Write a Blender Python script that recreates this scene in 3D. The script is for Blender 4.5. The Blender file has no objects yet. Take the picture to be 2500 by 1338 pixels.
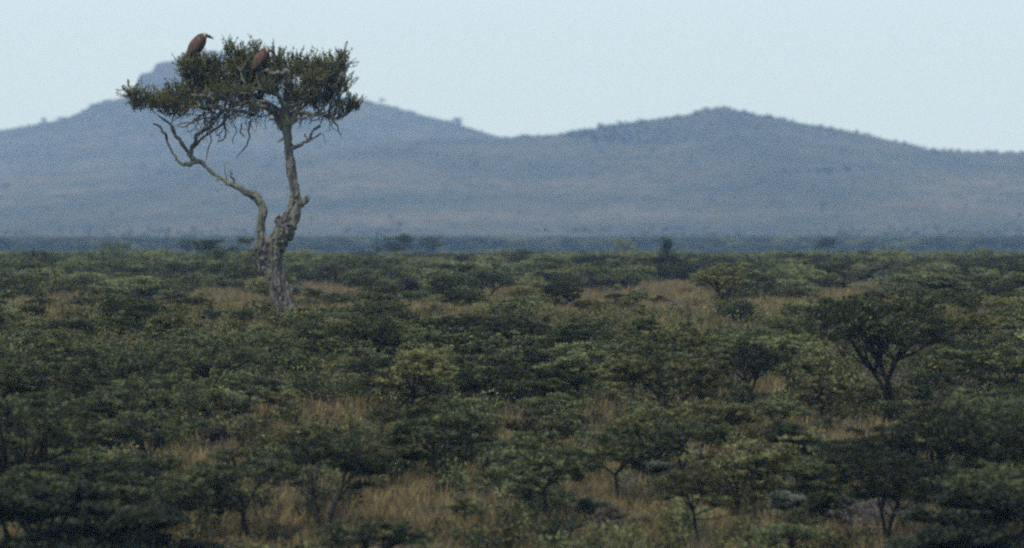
import bpy, bmesh, math, random
import numpy as np
from mathutils import Vector, noise as mnoise

R = math.radians
rng = np.random.default_rng(7)
random.seed(7)
scene = bpy.context.scene
COL = scene.collection

# ------------------------------------------------------------------ camera
F = 19500.0            # focal length in photo pixels (photo 2500 wide)
YE = 330.0             # photo row at eye level
TREE_D = 260.0         # metres to the lone tree
cam_d = bpy.data.cameras.new('camera')
cam = bpy.data.objects.new('camera', cam_d)
COL.objects.link(cam)
cam.location = (0, 0, 0)
cam.rotation_euler = (R(90), 0, 0)
cam_d.sensor_width = 36.0
cam_d.lens = 36.0 * F / 2500.0
cam_d.shift_y = -(669.0 - YE) / 2500.0
cam_d.clip_start = 1.0
cam_d.clip_end = 30000.0
cam_d.dof.use_dof = True
cam_d.dof.focus_distance = TREE_D
cam_d.dof.aperture_fstop = 1.7
scene.camera = cam

# ------------------------------------------------------------------ sky, sun, exposure
SUN_EL, SUN_AZ = R(58), R(215)       # azimuth clockwise from +Y (view direction)
world = bpy.data.worlds.new('World')
scene.world = world
world.use_nodes = True
nt = world.node_tree
nt.nodes.clear()
wo = nt.nodes.new('ShaderNodeOutputWorld')
bg = nt.nodes.new('ShaderNodeBackground')
sky = nt.nodes.new('ShaderNodeTexSky')
sky.sky_type = 'NISHITA'
sky.sun_disc = False
sky.sun_elevation = SUN_EL
sky.sun_rotation = SUN_AZ
sky.dust_density = 2.0
mx = nt.nodes.new('ShaderNodeMix')
mx.data_type = 'RGBA'
mx.inputs[0].default_value = 0.80                      # thin even overcast over the blue
mx.inputs[7].default_value = (7.5, 9.6, 11.3, 1)
nt.links.new(sky.outputs[0], mx.inputs[6])
nt.links.new(mx.outputs[2], bg.inputs[0])
bg.inputs[1].default_value = 0.1
nt.links.new(bg.outputs[0], wo.inputs[0])

sun_d = bpy.data.lights.new('sun', 'SUN')
sun_d.energy = 3.2
sun_d.angle = R(5)
sun_d.color = (1.0, 0.92, 0.79)
sun = bpy.data.objects.new('sun', sun_d)
COL.objects.link(sun)
sdir = Vector((math.sin(SUN_AZ) * math.cos(SUN_EL), math.cos(SUN_AZ) * math.cos(SUN_EL), math.sin(SUN_EL)))
sun.rotation_euler = sdir.to_track_quat('Z', 'Y').to_euler()
sun.location = sdir * 400

vs = scene.view_settings
scene.display_settings.display_device = 'sRGB'
vs.view_transform = 'Standard'
vs.look = 'None'
vs.exposure = 0.0
vs.gamma = 1.0
vs.use_curve_mapping = False
cy = scene.cycles
cy.max_bounces = 6
cy.diffuse_bounces = 3
cy.glossy_bounces = 1
cy.transmission_bounces = 3
cy.volume_bounces = 0
cy.transparent_max_bounces = 4
cy.use_denoising = False
cy.use_adaptive_sampling = False
cy.pixel_filter_type = 'BLACKMAN_HARRIS'
cy.filter_width = 2.3
cy.sample_clamp_indirect = 4.0

# ------------------------------------------------------------------ helpers
def tag(o, label=None, cat=None, group=None, kind=None):
    if label: o['label'] = label
    if cat: o['category'] = cat
    if group: o['group'] = group
    if kind: o['kind'] = kind
    return o

class MB:
    """collects quads (verts, faces, material index) for one mesh"""
    def __init__(self):
        self.v, self.f, self.m, self.n = [], [], [], 0
    def add(self, v, f, mi=0):
        v = np.asarray(v, float).reshape(-1, 3); f = np.asarray(f, int).reshape(-1, 4)
        self.v.append(v); self.f.append(f + self.n); self.m.append(np.full(len(f), mi, int)); self.n += len(v)
    def tube(self, pts, rad, ns=6, mi=0, cap=True, rough=0.0):
        pts = np.asarray(pts, float); n = len(pts)
        rad = np.broadcast_to(np.asarray(rad, float), (n,))
        t = np.gradient(pts, axis=0); t /= np.linalg.norm(t, axis=1)[:, None] + 1e-9
        ref = np.array([0.31, 0.9, 0.29]); ref /= np.linalg.norm(ref)
        a = np.cross(t, ref); a /= np.linalg.norm(a, axis=1)[:, None] + 1e-9
        b = np.cross(t, a)
        th = np.arange(ns) * 2 * np.pi / ns
        rr = rad[:, None] * (1 + rough * rng.uniform(-1, 1, (n, ns)))
        v = pts[:, None, :] + rr[..., None] * (np.cos(th)[None, :, None] * a[:, None, :] + np.sin(th)[None, :, None] * b[:, None, :])
        v = v.reshape(-1, 3)
        i = np.arange(n - 1)[:, None] * ns; j = np.arange(ns)[None, :]; j2 = (j + 1) % ns
        f = np.stack([i + j, i + j2, i + ns + j2, i + ns + j], -1).reshape(-1, 4)
        self.add(v, f, mi)
        if cap:
            for k, s in ((0, -1), (n - 1, 1)):
                ring = v.reshape(n, ns, 3)[k]; c = pts[k] + t[k] * rad[k] * 0.5 * s
                vv = np.vstack([ring, c[None]]); q = [[x, (x + 1) % ns, ns, ns] for x in range(ns)]
                self.add(vv, q if s > 0 else [[w[1], w[0], w[2], w[3]] for w in q], mi)
    def leaves(self, c, d, L, W, mi=0, flat=1.0):
        """diamond leaflets: centres c, long axis d, length L, width W"""
        n = len(c)
        d = d / (np.linalg.norm(d, axis=1)[:, None] + 1e-9)
        u = rng.normal(size=(n, 3)) * .55 + [0, 0, flat]; s = np.cross(d, u); s /= np.linalg.norm(s, axis=1)[:, None] + 1e-9
        L = np.broadcast_to(L, (n,))[:, None]; W = np.broadcast_to(W, (n,))[:, None]
        v = np.stack([c - d * L / 2, c + s * W / 2, c + d * L / 2, c - s * W / 2], 1).reshape(-1, 3)
        self.add(v, np.arange(4 * n).reshape(-1, 4), mi)
    def mesh(self, name, mats, smooth=False):
        v = np.vstack(self.v); f = np.vstack(self.f); mi = np.concatenate(self.m)
        tri = f[:, 2] == f[:, 3]
        me = bpy.data.meshes.new(name)
        if tri.any():
            fl = [tuple(x[:3]) if t else tuple(x) for x, t in zip(f.tolist(), tri.tolist())]
            me.from_pydata(v.tolist(), [], fl)
        else:
            me.vertices.add(len(v)); me.vertices.foreach_set('co', v.astype(np.float32).ravel())
            me.loops.add(f.size); me.loops.foreach_set('vertex_index', f.astype(np.int32).ravel())
            me.polygons.add(len(f)); me.polygons.foreach_set('loop_start', np.arange(0, f.size, 4, dtype=np.int32))
            me.update(calc_edges=True)
        for m in (mats if isinstance(mats, (list, tuple)) else [mats]): me.materials.append(m)
        me.polygons.foreach_set('material_index', mi.astype(np.int32))
        if smooth: me.polygons.foreach_set('use_smooth', np.ones(len(f), bool))
        me.update()
        return me

def link(name, me, parent=None, loc=None):
    o = bpy.data.objects.new(name, me); COL.objects.link(o)
    if parent is not None: o.parent = parent
    if loc is not None: o.location = loc
    return o

def empty(name, loc=(0, 0, 0), rz=0.0):
    o = bpy.data.objects.new(name, None); COL.objects.link(o)
    o.empty_display_size = 0.2; o.location = loc; o.rotation_euler = (0, 0, rz)
    return o

def smooth_path(P, k=6):
    """Catmull-Rom through points (rows x,y,z,r)"""
    P = np.asarray(P, float); out = []
    Q = np.vstack([2 * P[0] - P[1], P, 2 * P[-1] - P[-2]])
    for i in range(1, len(Q) - 2):
        p0, p1, p2, p3 = Q[i - 1], Q[i], Q[i + 1], Q[i + 2]
        for t in np.linspace(0, 1, k, endpoint=False):
            out.append(0.5 * ((2 * p1) + (-p0 + p2) * t + (2 * p0 - 5 * p1 + 4 * p2 - p3) * t * t + (-p0 + 3 * p1 - 3 * p2 + p3) * t ** 3))
    out.append(P[-1])
    return np.array(out)

# ------------------------------------------------------------------ materials
def mat_base(name):
    m = bpy.data.materials.new(name); m.use_nodes = True
    t = m.node_tree; b = t.nodes['Principled BSDF']
    b.inputs['Specular IOR Level'].default_value = 0.15
    b.inputs['Roughness'].default_value = 0.8
    return m, t, b

def ramp(t, fac, stops):
    r = t.nodes.new('ShaderNodeValToRGB'); e = r.color_ramp.elements
    while len(e) > 1: e.remove(e[0])
    e[0].position = stops[0][0]; e[0].color = (*stops[0][1], 1)
    for p, c in stops[1:]:
        x = e.new(p); x.color = (*c, 1)
    t.links.new(fac, r.inputs[0]); return r

def noise_tex(t, scale, detail=3, coord='Object', rough=0.55, mapscale=None):
    tc = t.nodes.new('ShaderNodeTexCoord'); n = t.nodes.new('ShaderNodeTexNoise')
    n.inputs['Scale'].default_value = scale; n.inputs['Detail'].default_value = detail; n.inputs['Roughness'].default_value = rough
    src = tc.outputs[coord]
    if mapscale:
        mp = t.nodes.new('ShaderNodeMapping'); mp.inputs['Scale'].default_value = mapscale
        t.links.new(src, mp.inputs[0]); src = mp.outputs[0]
    t.links.new(src, n.inputs['Vector'])
    return n.outputs[0]

def foliage_mat(name, c1, c2, c3, scale=4.5, trans=0.25):
    m, t, b = mat_base(name)
    f = noise_tex(t, scale, 2)
    oi = t.nodes.new('ShaderNodeObjectInfo')
    ad = t.nodes.new('ShaderNodeMath'); ad.operation = 'MULTIPLY_ADD'; ad.inputs[1].default_value = 0.34; ad.inputs[2].default_value = -0.17
    t.links.new(oi.outputs['Random'], ad.inputs[0])
    su = t.nodes.new('ShaderNodeMath'); su.operation = 'ADD'
    t.links.new(f, su.inputs[0]); t.links.new(ad.outputs[0], su.inputs[1])
    r = ramp(t, su.outputs[0], [(0.34, c1), (0.52, c2), (0.70, c3)])
    t.links.new(r.outputs[0], b.inputs['Base Color'])
    b.inputs['Roughness'].default_value = 0.65
    tr = t.nodes.new('ShaderNodeBsdfTranslucent'); t.links.new(r.outputs[0], tr.inputs[0])
    mixs = t.nodes.new('ShaderNodeMixShader'); mixs.inputs[0].default_value = trans
    t.links.new(b.outputs[0], mixs.inputs[1]); t.links.new(tr.outputs[0], mixs.inputs[2])
    t.links.new(mixs.outputs[0], t.nodes['Material Output'].inputs[0])
    return m

def flat_mat(name, c1, c2, scale=8, rough=0.85, bump=0.0, mapscale=None):
    m, t, b = mat_base(name)
    f = noise_tex(t, scale, 4, mapscale=mapscale)
    r = ramp(t, f, [(0.35, c1), (0.65, c2)])
    t.links.new(r.outputs[0], b.inputs['Base Color']); b.inputs['Roughness'].default_value = rough
    if bump:
        bp = t.nodes.new('ShaderNodeBump'); bp.inputs['Strength'].default_value = bump; bp.inputs['Distance'].default_value = 0.05
        t.links.new(f, bp.inputs['Height']); t.links.new(bp.outputs[0], b.inputs['Normal'])
    return m

M = {}
M['green'] = foliage_mat('leaf_green', (0.020, 0.025, 0.008), (0.080, 0.095, 0.036), (0.215, 0.232, 0.104))  # leaf tones, spread wide to paint clump highlights and dark gaps too
M['dark'] = foliage_mat('leaf_dark', (0.013, 0.016, 0.006), (0.045, 0.054, 0.021), (0.132, 0.148, 0.066))
M['olive'] = foliage_mat('leaf_olive', (0.026, 0.026, 0.008), (0.096, 0.094, 0.034), (0.218, 0.212, 0.088))  # same wide spread: highlights and gaps worked into the olive
M['grey'] = foliage_mat('leaf_greygreen', (0.050, 0.058, 0.042), (0.090, 0.102, 0.075), (0.150, 0.165, 0.125))
M['black'] = foliage_mat('leaf_vignette_dark', (0.010, 0.014, 0.008), (0.026, 0.033, 0.018), (0.060, 0.070, 0.038))  # leaf colour darkened to paint in the corner vignetting
M['brown'] = foliage_mat('leaf_brown', (0.040, 0.032, 0.022), (0.075, 0.060, 0.042), (0.120, 0.100, 0.072))
M['mauve'] = flat_mat('twig_mauve', (0.09, 0.078, 0.075), (0.16, 0.14, 0.135), 3)
M['bark'] = flat_mat('bark_dark', (0.014, 0.013, 0.012), (0.038, 0.034, 0.030), 14, bump=0.4)
M['hollow'] = foliage_mat('tree_leaf', (.028, .034, .012), (.074, .082, .030), (.175, .170, .064), 3.0, 0.28)

# ------------------------------------------------------------------ terrain
def Z(row, d): return -(row - YE) * d / F
_kn = [(165, 1400), (170, 1345), (178, 1262), (185, 1192), (195, 1115), (205, 1046), (218, 972), (230, 915), (245, 852), (260, 803), (275, 786),
       (300, 774), (330, 765), (400, 743), (460, 722), (520, 706), (650, 690), (800, 677), (1000, 666), (1200, 657),
       (1800, 640), (2600, 621), (3000, 613), (3400, 606)]
_kd = [-400, -60, 0, 15, 40, 90, 130, 150] + [a for a, _ in _kn]
_kz = [-3.0, -1.9, -1.7, -2.4, -4.8, -8.6, -9.6, -9.35] + [Z(b, a) for a, b in _kn]
def z_near(d): return np.interp(d, _kd, _kz)

A_D, B_D = 5200.0, 6800.0
_pa = np.array([(-2500, 500), (-900, 462), (0, 433), (300, 418), (600, 386), (900, 350), (1080, 339), (1230, 334), (1350, 326), (1420, 316), (1500, 303), (1600, 291),
                (1680, 281), (1715, 268), (1745, 264), (1775, 266), (1830, 280), (1900, 292), (2000, 308), (2100, 322), (2200, 345), (2260, 360), (2350, 367),
                (2420, 370), (2500, 373), (2800, 395), (3400, 430), (5000, 480)], float)
_pb = np.array([(-3000, 430), (-600, 350), (0, 318), (60, 309), (110, 300), (160, 289), (200, 272), (225, 257), (262, 246), (310, 236), (345, 224), (420, 212), (560, 205), (700, 210),
                (800, 224), (880, 243), (930, 254), (1000, 274), (1100, 299), (1150, 311), (1230, 335), (1400, 370), (1700, 420), (3000, 480)], float)
_ax, _az = (_pa[:, 0] - 1250) * A_D / F, Z(_pa[:, 1], A_D)
_bx, _bz = (_pb[:, 0] - 1250) * B_D / F, Z(_pb[:, 1], B_D)

def terrain(x, d):
    x = np.asarray(x, float); d = np.asarray(d, float)
    x, d = np.broadcast_arrays(x, d)
    zn = z_near(d)
    # front hill (long apron and the rounded hill)
    ra = YE - np.interp(x, _ax, _az) * F / A_D
    t = np.clip((d - 3400) / (A_D - 3400), 0, 1) ** 0.93
    rowa = 606 + (ra - 606) * t
    za = Z(rowa, d)
    za = np.where(d > A_D, np.interp(x, _ax, _az) - 0.16 * (d - A_D), za)
    # butte hill behind
    rb = YE - np.interp(x, _bx, _bz) * F / B_D
    tb = np.clip((d - 5300) / (B_D - 5300), 0, 1) ** 0.8
    zb = Z(560 + (rb - 560) * tb, d)
    zb = np.where(d > B_D, np.interp(x, _bx, _bz) - 0.12 * (d - B_D), zb)
    zh = np.where(d > 5300, np.maximum(za, zb), za)
    return np.where(d > 3400, np.maximum(zh, -75.0), zn)

def tz(x, d):
    z = float(terrain(x, d))
    if d < 900:
        z += 0.12 * mnoise.noise(Vector((x * 0.11, d * 0.05, 1.3)))
    if d > 3500:
        k = min(1.0, (d - 3500) / 900)
        z += k * (2.0 * mnoise.noise(Vector((x * 0.012, d * 0.006, 7.7))) + 0.9 * mnoise.noise(Vector((x * 0.045, d * 0.02, 2.2))))
    return z

def ground_grid(name, ds, hw, nx, mat, rough):
    ds = np.asarray(ds, float); n = len(ds)
    xs = np.linspace(-1, 1, nx)
    X = xs[None, :] * np.array([hw(d) for d in ds])[:, None]
    D = np.repeat(ds[:, None], nx, 1)
    Zz = terrain(X, D)
    for i in range(n):
        for j in range(nx):
            x, d = X[i, j], D[i, j]
            if d < 900: Zz[i, j] += 0.12 * mnoise.noise(Vector((x * 0.11, d * 0.05, 1.3)))
            if d > 3500:
                k = min(1.0, (d - 3500) / 900)
                Zz[i, j] += k * (2.0 * mnoise.noise(Vector((x * 0.012, d * 0.006, 7.7))) + 0.9 * mnoise.noise(Vector((x * 0.045, d * 0.02, 2.2))))
    v = np.stack([X, D, Zz], -1).reshape(-1, 3)
    i = np.arange(n - 1)[:, None] * nx; j = np.arange(nx - 1)[None, :]
    f = np.stack([i + j, i + j + 1, i + nx + j + 1, i + nx + j], -1).reshape(-1, 4)
    mb = MB(); mb.add(v, f)
    return link(name, mb.mesh(name, mat, True))

# plain: dry grass, bare earth
m, t, b = mat_base('plain_earth')
n1 = noise_tex(t, 0.35, 5); n2 = noise_tex(t, 3.0, 4)
r1 = ramp(t, n1, [(0.30, (0.085, 0.066, 0.040)), (0.48, (0.160, 0.118, 0.058)), (0.62, (0.215, 0.158, 0.072)), (0.78, (0.240, 0.172, 0.078))])
r2 = ramp(t, n2, [(0.3, (0.55, 0.55, 0.55)), (0.7, (1.1, 1.1, 1.1))])
mm = t.nodes.new('ShaderNodeMix'); mm.data_type = 'RGBA'; mm.blend_type = 'MULTIPLY'; mm.inputs[0].default_value = 0.8
t.links.new(r1.outputs[0], mm.inputs[6]); t.links.new(r2.outputs[0], mm.inputs[7]); t.links.new(mm.outputs[2], b.inputs['Base Color'])
bp = t.nodes.new('ShaderNodeBump'); bp.inputs['Strength'].default_value = 0.6; bp.inputs['Distance'].default_value = 0.2
t.links.new(n2, bp.inputs['Height']); t.links.new(bp.outputs[0], b.inputs['Normal'])
b.inputs['Roughness'].default_value = 0.95
M['plain'] = m
# hills: thin dry grass with scrubby and stony patches
m, t, b = mat_base('hill_grass')
n1 = noise_tex(t, 0.010, 6, rough=0.6, mapscale=(1.0, 0.35, 2.0)); n2 = noise_tex(t, 0.10, 4, mapscale=(1, 0.4, 1))
n3 = noise_tex(t, 0.004, 3, mapscale=(0.5, 1.4, 1))
r1 = ramp(t, n1, [(0.30, (0.030, 0.036, 0.026)), (0.50, (0.058, 0.058, 0.042)), (0.70, (0.100, 0.088, 0.062))])
r2 = ramp(t, n2, [(0.36, (0.45, 0.52, 0.48)), (0.58, (1.05, 1.0, 1.0))])
r3 = ramp(t, n3, [(0.38, (0.80, 0.86, 0.80)), (0.62, (1.08, 1.0, 0.94))])
mm = t.nodes.new('ShaderNodeMix'); mm.data_type = 'RGBA'; mm.blend_type = 'MULTIPLY'; mm.inputs[0].default_value = 1.0
t.links.new(r1.outputs[0], mm.inputs[6]); t.links.new(r2.outputs[0], mm.inputs[7])
m2 = t.nodes.new('ShaderNodeMix'); m2.data_type = 'RGBA'; m2.blend_type = 'MULTIPLY'; m2.inputs[0].default_value = 1.0
t.links.new(mm.outputs[2], m2.inputs[6]); t.links.new(r3.outputs[0], m2.inputs[7]); t.links.new(m2.outputs[2], b.inputs['Base Color'])
b.inputs['Roughness'].default_value = 0.95
M['hill'] = m
M['rock'] = flat_mat('butte_rock', (0.035, 0.033, 0.031), (0.07, 0.064, 0.058), 0.06, bump=0.5, mapscale=(1, 1, 3))

hw = lambda d: 60 + abs(d) * 0.16
ds1 = np.concatenate([np.linspace(-300, 140, 23), np.linspace(145, 300, 80), np.linspace(305, 600, 60), np.linspace(620, 1400, 40), np.linspace(1450, 3402, 40)])
g = ground_grid('ground', ds1, hw, 121, M['plain'], 0); tag(g, kind='structure')
ds2 = np.concatenate([np.linspace(3402, 5100, 70), np.linspace(5115, 5300, 14), np.linspace(5320, 6700, 50), np.linspace(6715, 6900, 14), np.linspace(6950, 7400, 10)])
h = ground_grid('hills', ds2, lambda d: 60 + d * 0.16, 420, M['hill'], 1); tag(h, kind='structure')

# the stepped rock butte on the far hill
def butte():
    pr = np.array([(318, 240), (332, 226), (336, 198), (340, 189), (372, 180), (377, 166), (384, 163), (418, 156), (432, 150), (438, 141), (470, 137), (500, 134), (560, 136), (600, 139),
                   (625, 150), (650, 172), (690, 196), (740, 215)], float)
    pr[2:, 1] -= 7
    bx, bz = (pr[:, 0] - 1250) * B_D / F, Z(pr[:, 1], B_D)
    xs = np.linspace(bx[0], bx[-1], 150); dd = np.linspace(6770, 6900, 44)
    V = []
    for d in dd:
        for x in xs:
            w = np.interp(d, [6770, 6782, 6790, 6797, 6868, 6880, 6900], [0, .12, .5, .96, 1.0, .3, 0])
            top = float(np.interp(x, bx, bz)); base = float(terrain(x, d)) - 3
            jit = 1.6 * mnoise.noise(Vector((x * 0.13, d * 0.13, 0))) + 0.8 * mnoise.noise(Vector((x * 0.4, d * 0.4, 3)))
            lay = w + 0.10 * mnoise.noise(Vector((x * 0.07, d * 0.05, 5))) * (0 < w < 1)
            V.append((x + 2.0 * mnoise.noise(Vector((x * 0.1, d * 0.1, 9))), d + 5 * mnoise.noise(Vector((x * 0.06, 1, 9))), base + max(0, (top - base + jit)) * lay))
    nx = len(xs); n = len(dd)
    i = np.arange(n - 1)[:, None] * nx; j = np.arange(nx - 1)[None, :]
    f = np.stack([i + j, i + j + 1, i + nx + j + 1, i + nx + j], -1).reshape(-1, 4)
    mb = MB(); mb.add(V, f)
    o = link('rock_butte', mb.mesh('rock_butte', M['rock'], False))
    tag(o, 'stepped rocky butte with a sheer edge on top of the far hill', 'butte', kind='thing')
butte()

# ------------------------------------------------------------------ thorn bush prototypes
def pad_points(n, c, r, top=0.35):
    """points in a flat lens-shaped foliage pad, denser toward its skin"""
    u = rng.normal(size=(n, 3)); u /= np.linalg.norm(u, axis=1)[:, None]
    q = u * (rng.uniform(0.15, 1, n) ** 0.5)[:, None]
    q[:, 2] += top * (1 - q[:, 0] ** 2 - q[:, 1] ** 2) * 0.5
    return np.asarray(c) + q * np.asarray(r)

def bush(style, seed, H, Wd, nleaf, L=0.088, stems=2, lean=0.0, ns=5):
    """returns (trunk MB, crown MB); base at origin"""
    global rng
    rng = np.random.default_rng(seed)
    tr, cr = MB(), MB()
    pads = []
    NODES = []
    _tube = tr.tube
    def _t(pts, *a_, **k_):
        pts = np.asarray(pts, float)
        if len(pts) > 4 or pts[0][2] < 0: NODES.append(pts)
        _tube(pts, *a_, **k_)
    tr.tube = _t
    if style == 'umbrella':
        base_r = 0.030 * H ** 0.7 + 0.010
        for s in range(stems):
            a = rng.uniform(0, 6.28) if stems == 1 else (s / stems + rng.uniform(-.08, .08)) * 6.28
            fork = np.array([math.cos(a) * 0.10 * Wd + lean, math.sin(a) * 0.10 * Wd, H * rng.uniform(0.42, 0.56)])
            mid = fork * [0.55, 0.55, 0.5] + rng.uniform(-.09, .09, 3) * H * [1, 1, 0.2]
            b0 = np.array([math.cos(a) * 0.006 * Wd, math.sin(a) * 0.006 * Wd, -0.12])
            p = smooth_path(np.column_stack([[b0, mid, fork], [base_r, base_r * .8, base_r * .66]]), 5)
            tr.tube(p[:, :3], p[:, 3], ns + 1, rough=.12)
            for k in range(rng.integers(4, 7)):
                aa = a + rng.uniform(-1.5, 1.5) + (rng.integers(0, 2) * 0.8)
                rad = Wd * 0.5 * rng.uniform(0.35, 1.0)
                e = np.array([math.cos(aa) * rad + lean, math.sin(aa) * rad, H * rng.uniform(0.66, 0.96)])
                mm_ = (fork + e) / 2 + np.array([0, 0, rng.uniform(-.02, .10) * H]) + rng.uniform(-.05, .05, 3) * H
                p = smooth_path(np.column_stack([[fork, mm_, e], [base_r * .5, base_r * .34, base_r * .15]]), 4)
                tr.tube(p[:, :3], p[:, 3], ns, rough=.1)
                pads.append((e + [0, 0, rng.uniform(-.03, .05) * H], Wd * rng.uniform(0.13, 0.25)))
                for q in range(3):
                    e2 = e + np.array([rng.uniform(-.22, .22) * Wd, rng.uniform(-.22, .22) * Wd, rng.uniform(-.10, .12) * H])
                    tr.tube([mm_ * .5 + e * .5, (mm_ + e2) / 2 + rng.uniform(-.03, .03, 3), e2], [base_r * .22, base_r * .16, base_r * .08], 4)
                    pads.append((e2, Wd * rng.uniform(0.10, 0.19)))
        for k in range(3): pads.append((np.array([rng.uniform(-.22, .22) * Wd + lean, rng.uniform(-.22, .22) * Wd, H * rng.uniform(.84, .97)]), Wd * rng.uniform(.10, .20)))
        flat = 0.17
        for k in range(1 + stems):      # ragged lower boughs
            aa = rng.uniform(0, 6.28); rad = Wd * rng.uniform(.15, .5)
            e = np.array([math.cos(aa) * rad + lean, math.sin(aa) * rad, H * rng.uniform(.48, .74)])
            nd0 = np.vstack(NODES); st = np.array([lean * .8, 0, H * rng.uniform(.35, .5)]); st = nd0[np.argmin(np.linalg.norm(nd0 - st, axis=1))]
            tr.tube([st, (st + e) / 2 + rng.uniform(-.05, .05, 3) * H, e], [base_r * .35, base_r * .25, base_r * .1], 4)
            pads.append((e, Wd * rng.uniform(.08, .16)))
        for k in range(5):                  # shoots standing above the table
            aa = rng.uniform(0, 6.28); rad = Wd * rng.uniform(0, .42)
            pads.append((np.array([math.cos(aa) * rad + lean, math.sin(aa) * rad, H * rng.uniform(.95, 1.04)]), Wd * rng.uniform(.05, .10)))
    elif style == 'round':
        base_r = 0.028 * H ** 0.7 + 0.01
        for s in range(stems + 3):
            a = rng.uniform(0, 6.28)
            for k in range(3):
                aa = a + rng.uniform(-.8, .8); rad = Wd * 0.46 * rng.uniform(.2, 1)
                e = np.array([math.cos(aa) * rad, math.sin(aa) * rad, H * rng.uniform(.30, .92)])
                if rad > .38 * Wd: e[2] = H * rng.uniform(.22, .7)
                mid = e * [.4, .4, .55] + rng.uniform(-.06, .06, 3) * H
                p = smooth_path(np.column_stack([[[0.02 * math.cos(a), .02 * math.sin(a), -.1], mid, e], [base_r, base_r * .55, base_r * .2]]), 4)
                tr.tube(p[:, :3], p[:, 3], 4, rough=.1)
                pads.append((e, Wd * rng.uniform(.14, .24)))
        flat = 0.30
    elif style == 'sparse':
        base_r = 0.022 * H ** 0.7 + 0.008
        for s in range(stems + 1):
            a = rng.uniform(0, 6.28)
            top = np.array([math.cos(a) * Wd * .3 + lean, math.sin(a) * Wd * .3, H * rng.uniform(.8, 1.0)])
            mid = top * [.35, .35, .5] + rng.uniform(-.1, .1, 3) * [1, 1, .2]
            p = smooth_path(np.column_stack([[[0, 0, -.1], mid, top], [base_r, base_r * .6, base_r * .2]]), 7)
            tr.tube(p[:, :3], p[:, 3], 5, rough=.1)
            for k in range(8):
                i = rng.integers(len(p) // 3, len(p)); st = p[i, :3]; aa = rng.uniform(0, 6.28); ln = Wd * rng.uniform(.18, .42)
                e = st + np.array([math.cos(aa) * ln, math.sin(aa) * ln, rng.uniform(.0, .35) * ln])
                tr.tube([st, (st + e) / 2 + rng.uniform(-.04, .04, 3), e], [base_r * .4, base_r * .3, base_r * .12], 4)
                pads.append((e, Wd * rng.uniform(.08, .15))); pads.append(((st + e) / 2, Wd * rng.uniform(.06, .11)))
        flat = 0.26
    elif style == 'dead':
        for s in range(16):
            a = rng.uniform(0, 6.28); r0 = Wd * .5 * rng.uniform(.2, 1)
            e = np.array([math.cos(a) * r0, math.sin(a) * r0, H * rng.uniform(.5, 1)])
            mid = e * [.4, .4, .6] + rng.uniform(-.08, .08, 3)
            p = smooth_path(np.column_stack([[[0, 0, -.08], mid, e], [.016, .010, .004]]), 5)
            tr.tube(p[:, :3], p[:, 3], 4)
            for k in range(7):
                st = p[rng.integers(4, len(p)), :3]; e2 = st + rng.normal(size=3) * [.16, .16, .10] * Wd + [0, 0, .06]
                cr.tube([st, (st + e2) / 2 + rng.uniform(-.04, .04, 3), e2], [.007, .006, .003], 3)
                for j in range(4):
                    st2 = st + (e2 - st) * rng.uniform(.3, 1); e3 = st2 + rng.normal(size=3) * [.08, .08, .06] * Wd
                    cr.tube([st2, e3], [.005, .003], 3)
        pads = [(np.array([rng.uniform(-.3, .3) * Wd, rng.uniform(-.3, .3) * Wd, H * rng.uniform(.35, .85)]), Wd * .16) for _ in range(8)]
        flat = .8
    CL = L / .088
    nd = np.vstack(NODES)
    for (c, r) in pads:              # every pad hangs on a bough
        j = np.argmin(np.linalg.norm(nd - c, axis=1))
        if .03 < np.linalg.norm(nd[j] - c): tr.tube([nd[j], (nd[j] + c) / 2 + rng.uniform(-.02, .02, 3), c], [.014, .010, .006], 4, cap=False)
    ar = np.array([p[1] ** 2 for p in pads]); cnt = np.maximum(12, (nleaf * ar / ar.sum()).astype(int))
    for (c, r), n in zip(pads, cnt):
        # each pad is a fan of fine twigs carrying leaflets
        ntw = max(3, n // 44)
        tips = pad_points(ntw, c, (r, r, r * flat))
        for k in range(ntw):
            if True:
                tr.tube([c, (c + tips[k]) / 2 + rng.uniform(-.02, .02, 3), tips[k]], [.006, .004, .002], 3, cap=False)
        m_ = n // ntw + 1
        ctr = np.repeat(tips, m_, 0); ax = np.repeat(tips - (c - [0, 0, r * .5]), m_, 0)
        ax /= np.linalg.norm(ax, axis=1)[:, None] + 1e-6
        tt = rng.uniform(-1, .6, len(ctr))[:, None]
        pos = ctr + ax * tt * r * .10 + np.clip(rng.normal(size=(len(ctr), 3)), -1.8, 1.8) * [.070, .070, .026] * CL
        d = ax * .8 + rng.normal(size=(len(ctr), 3)) * [.8, .8, .30]
        cr.leaves(pos, d, L * rng.uniform(.6, 1.3, len(pos)), L * .5 * rng.uniform(.7, 1.2, len(pos)))
    return tr, cr

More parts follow.
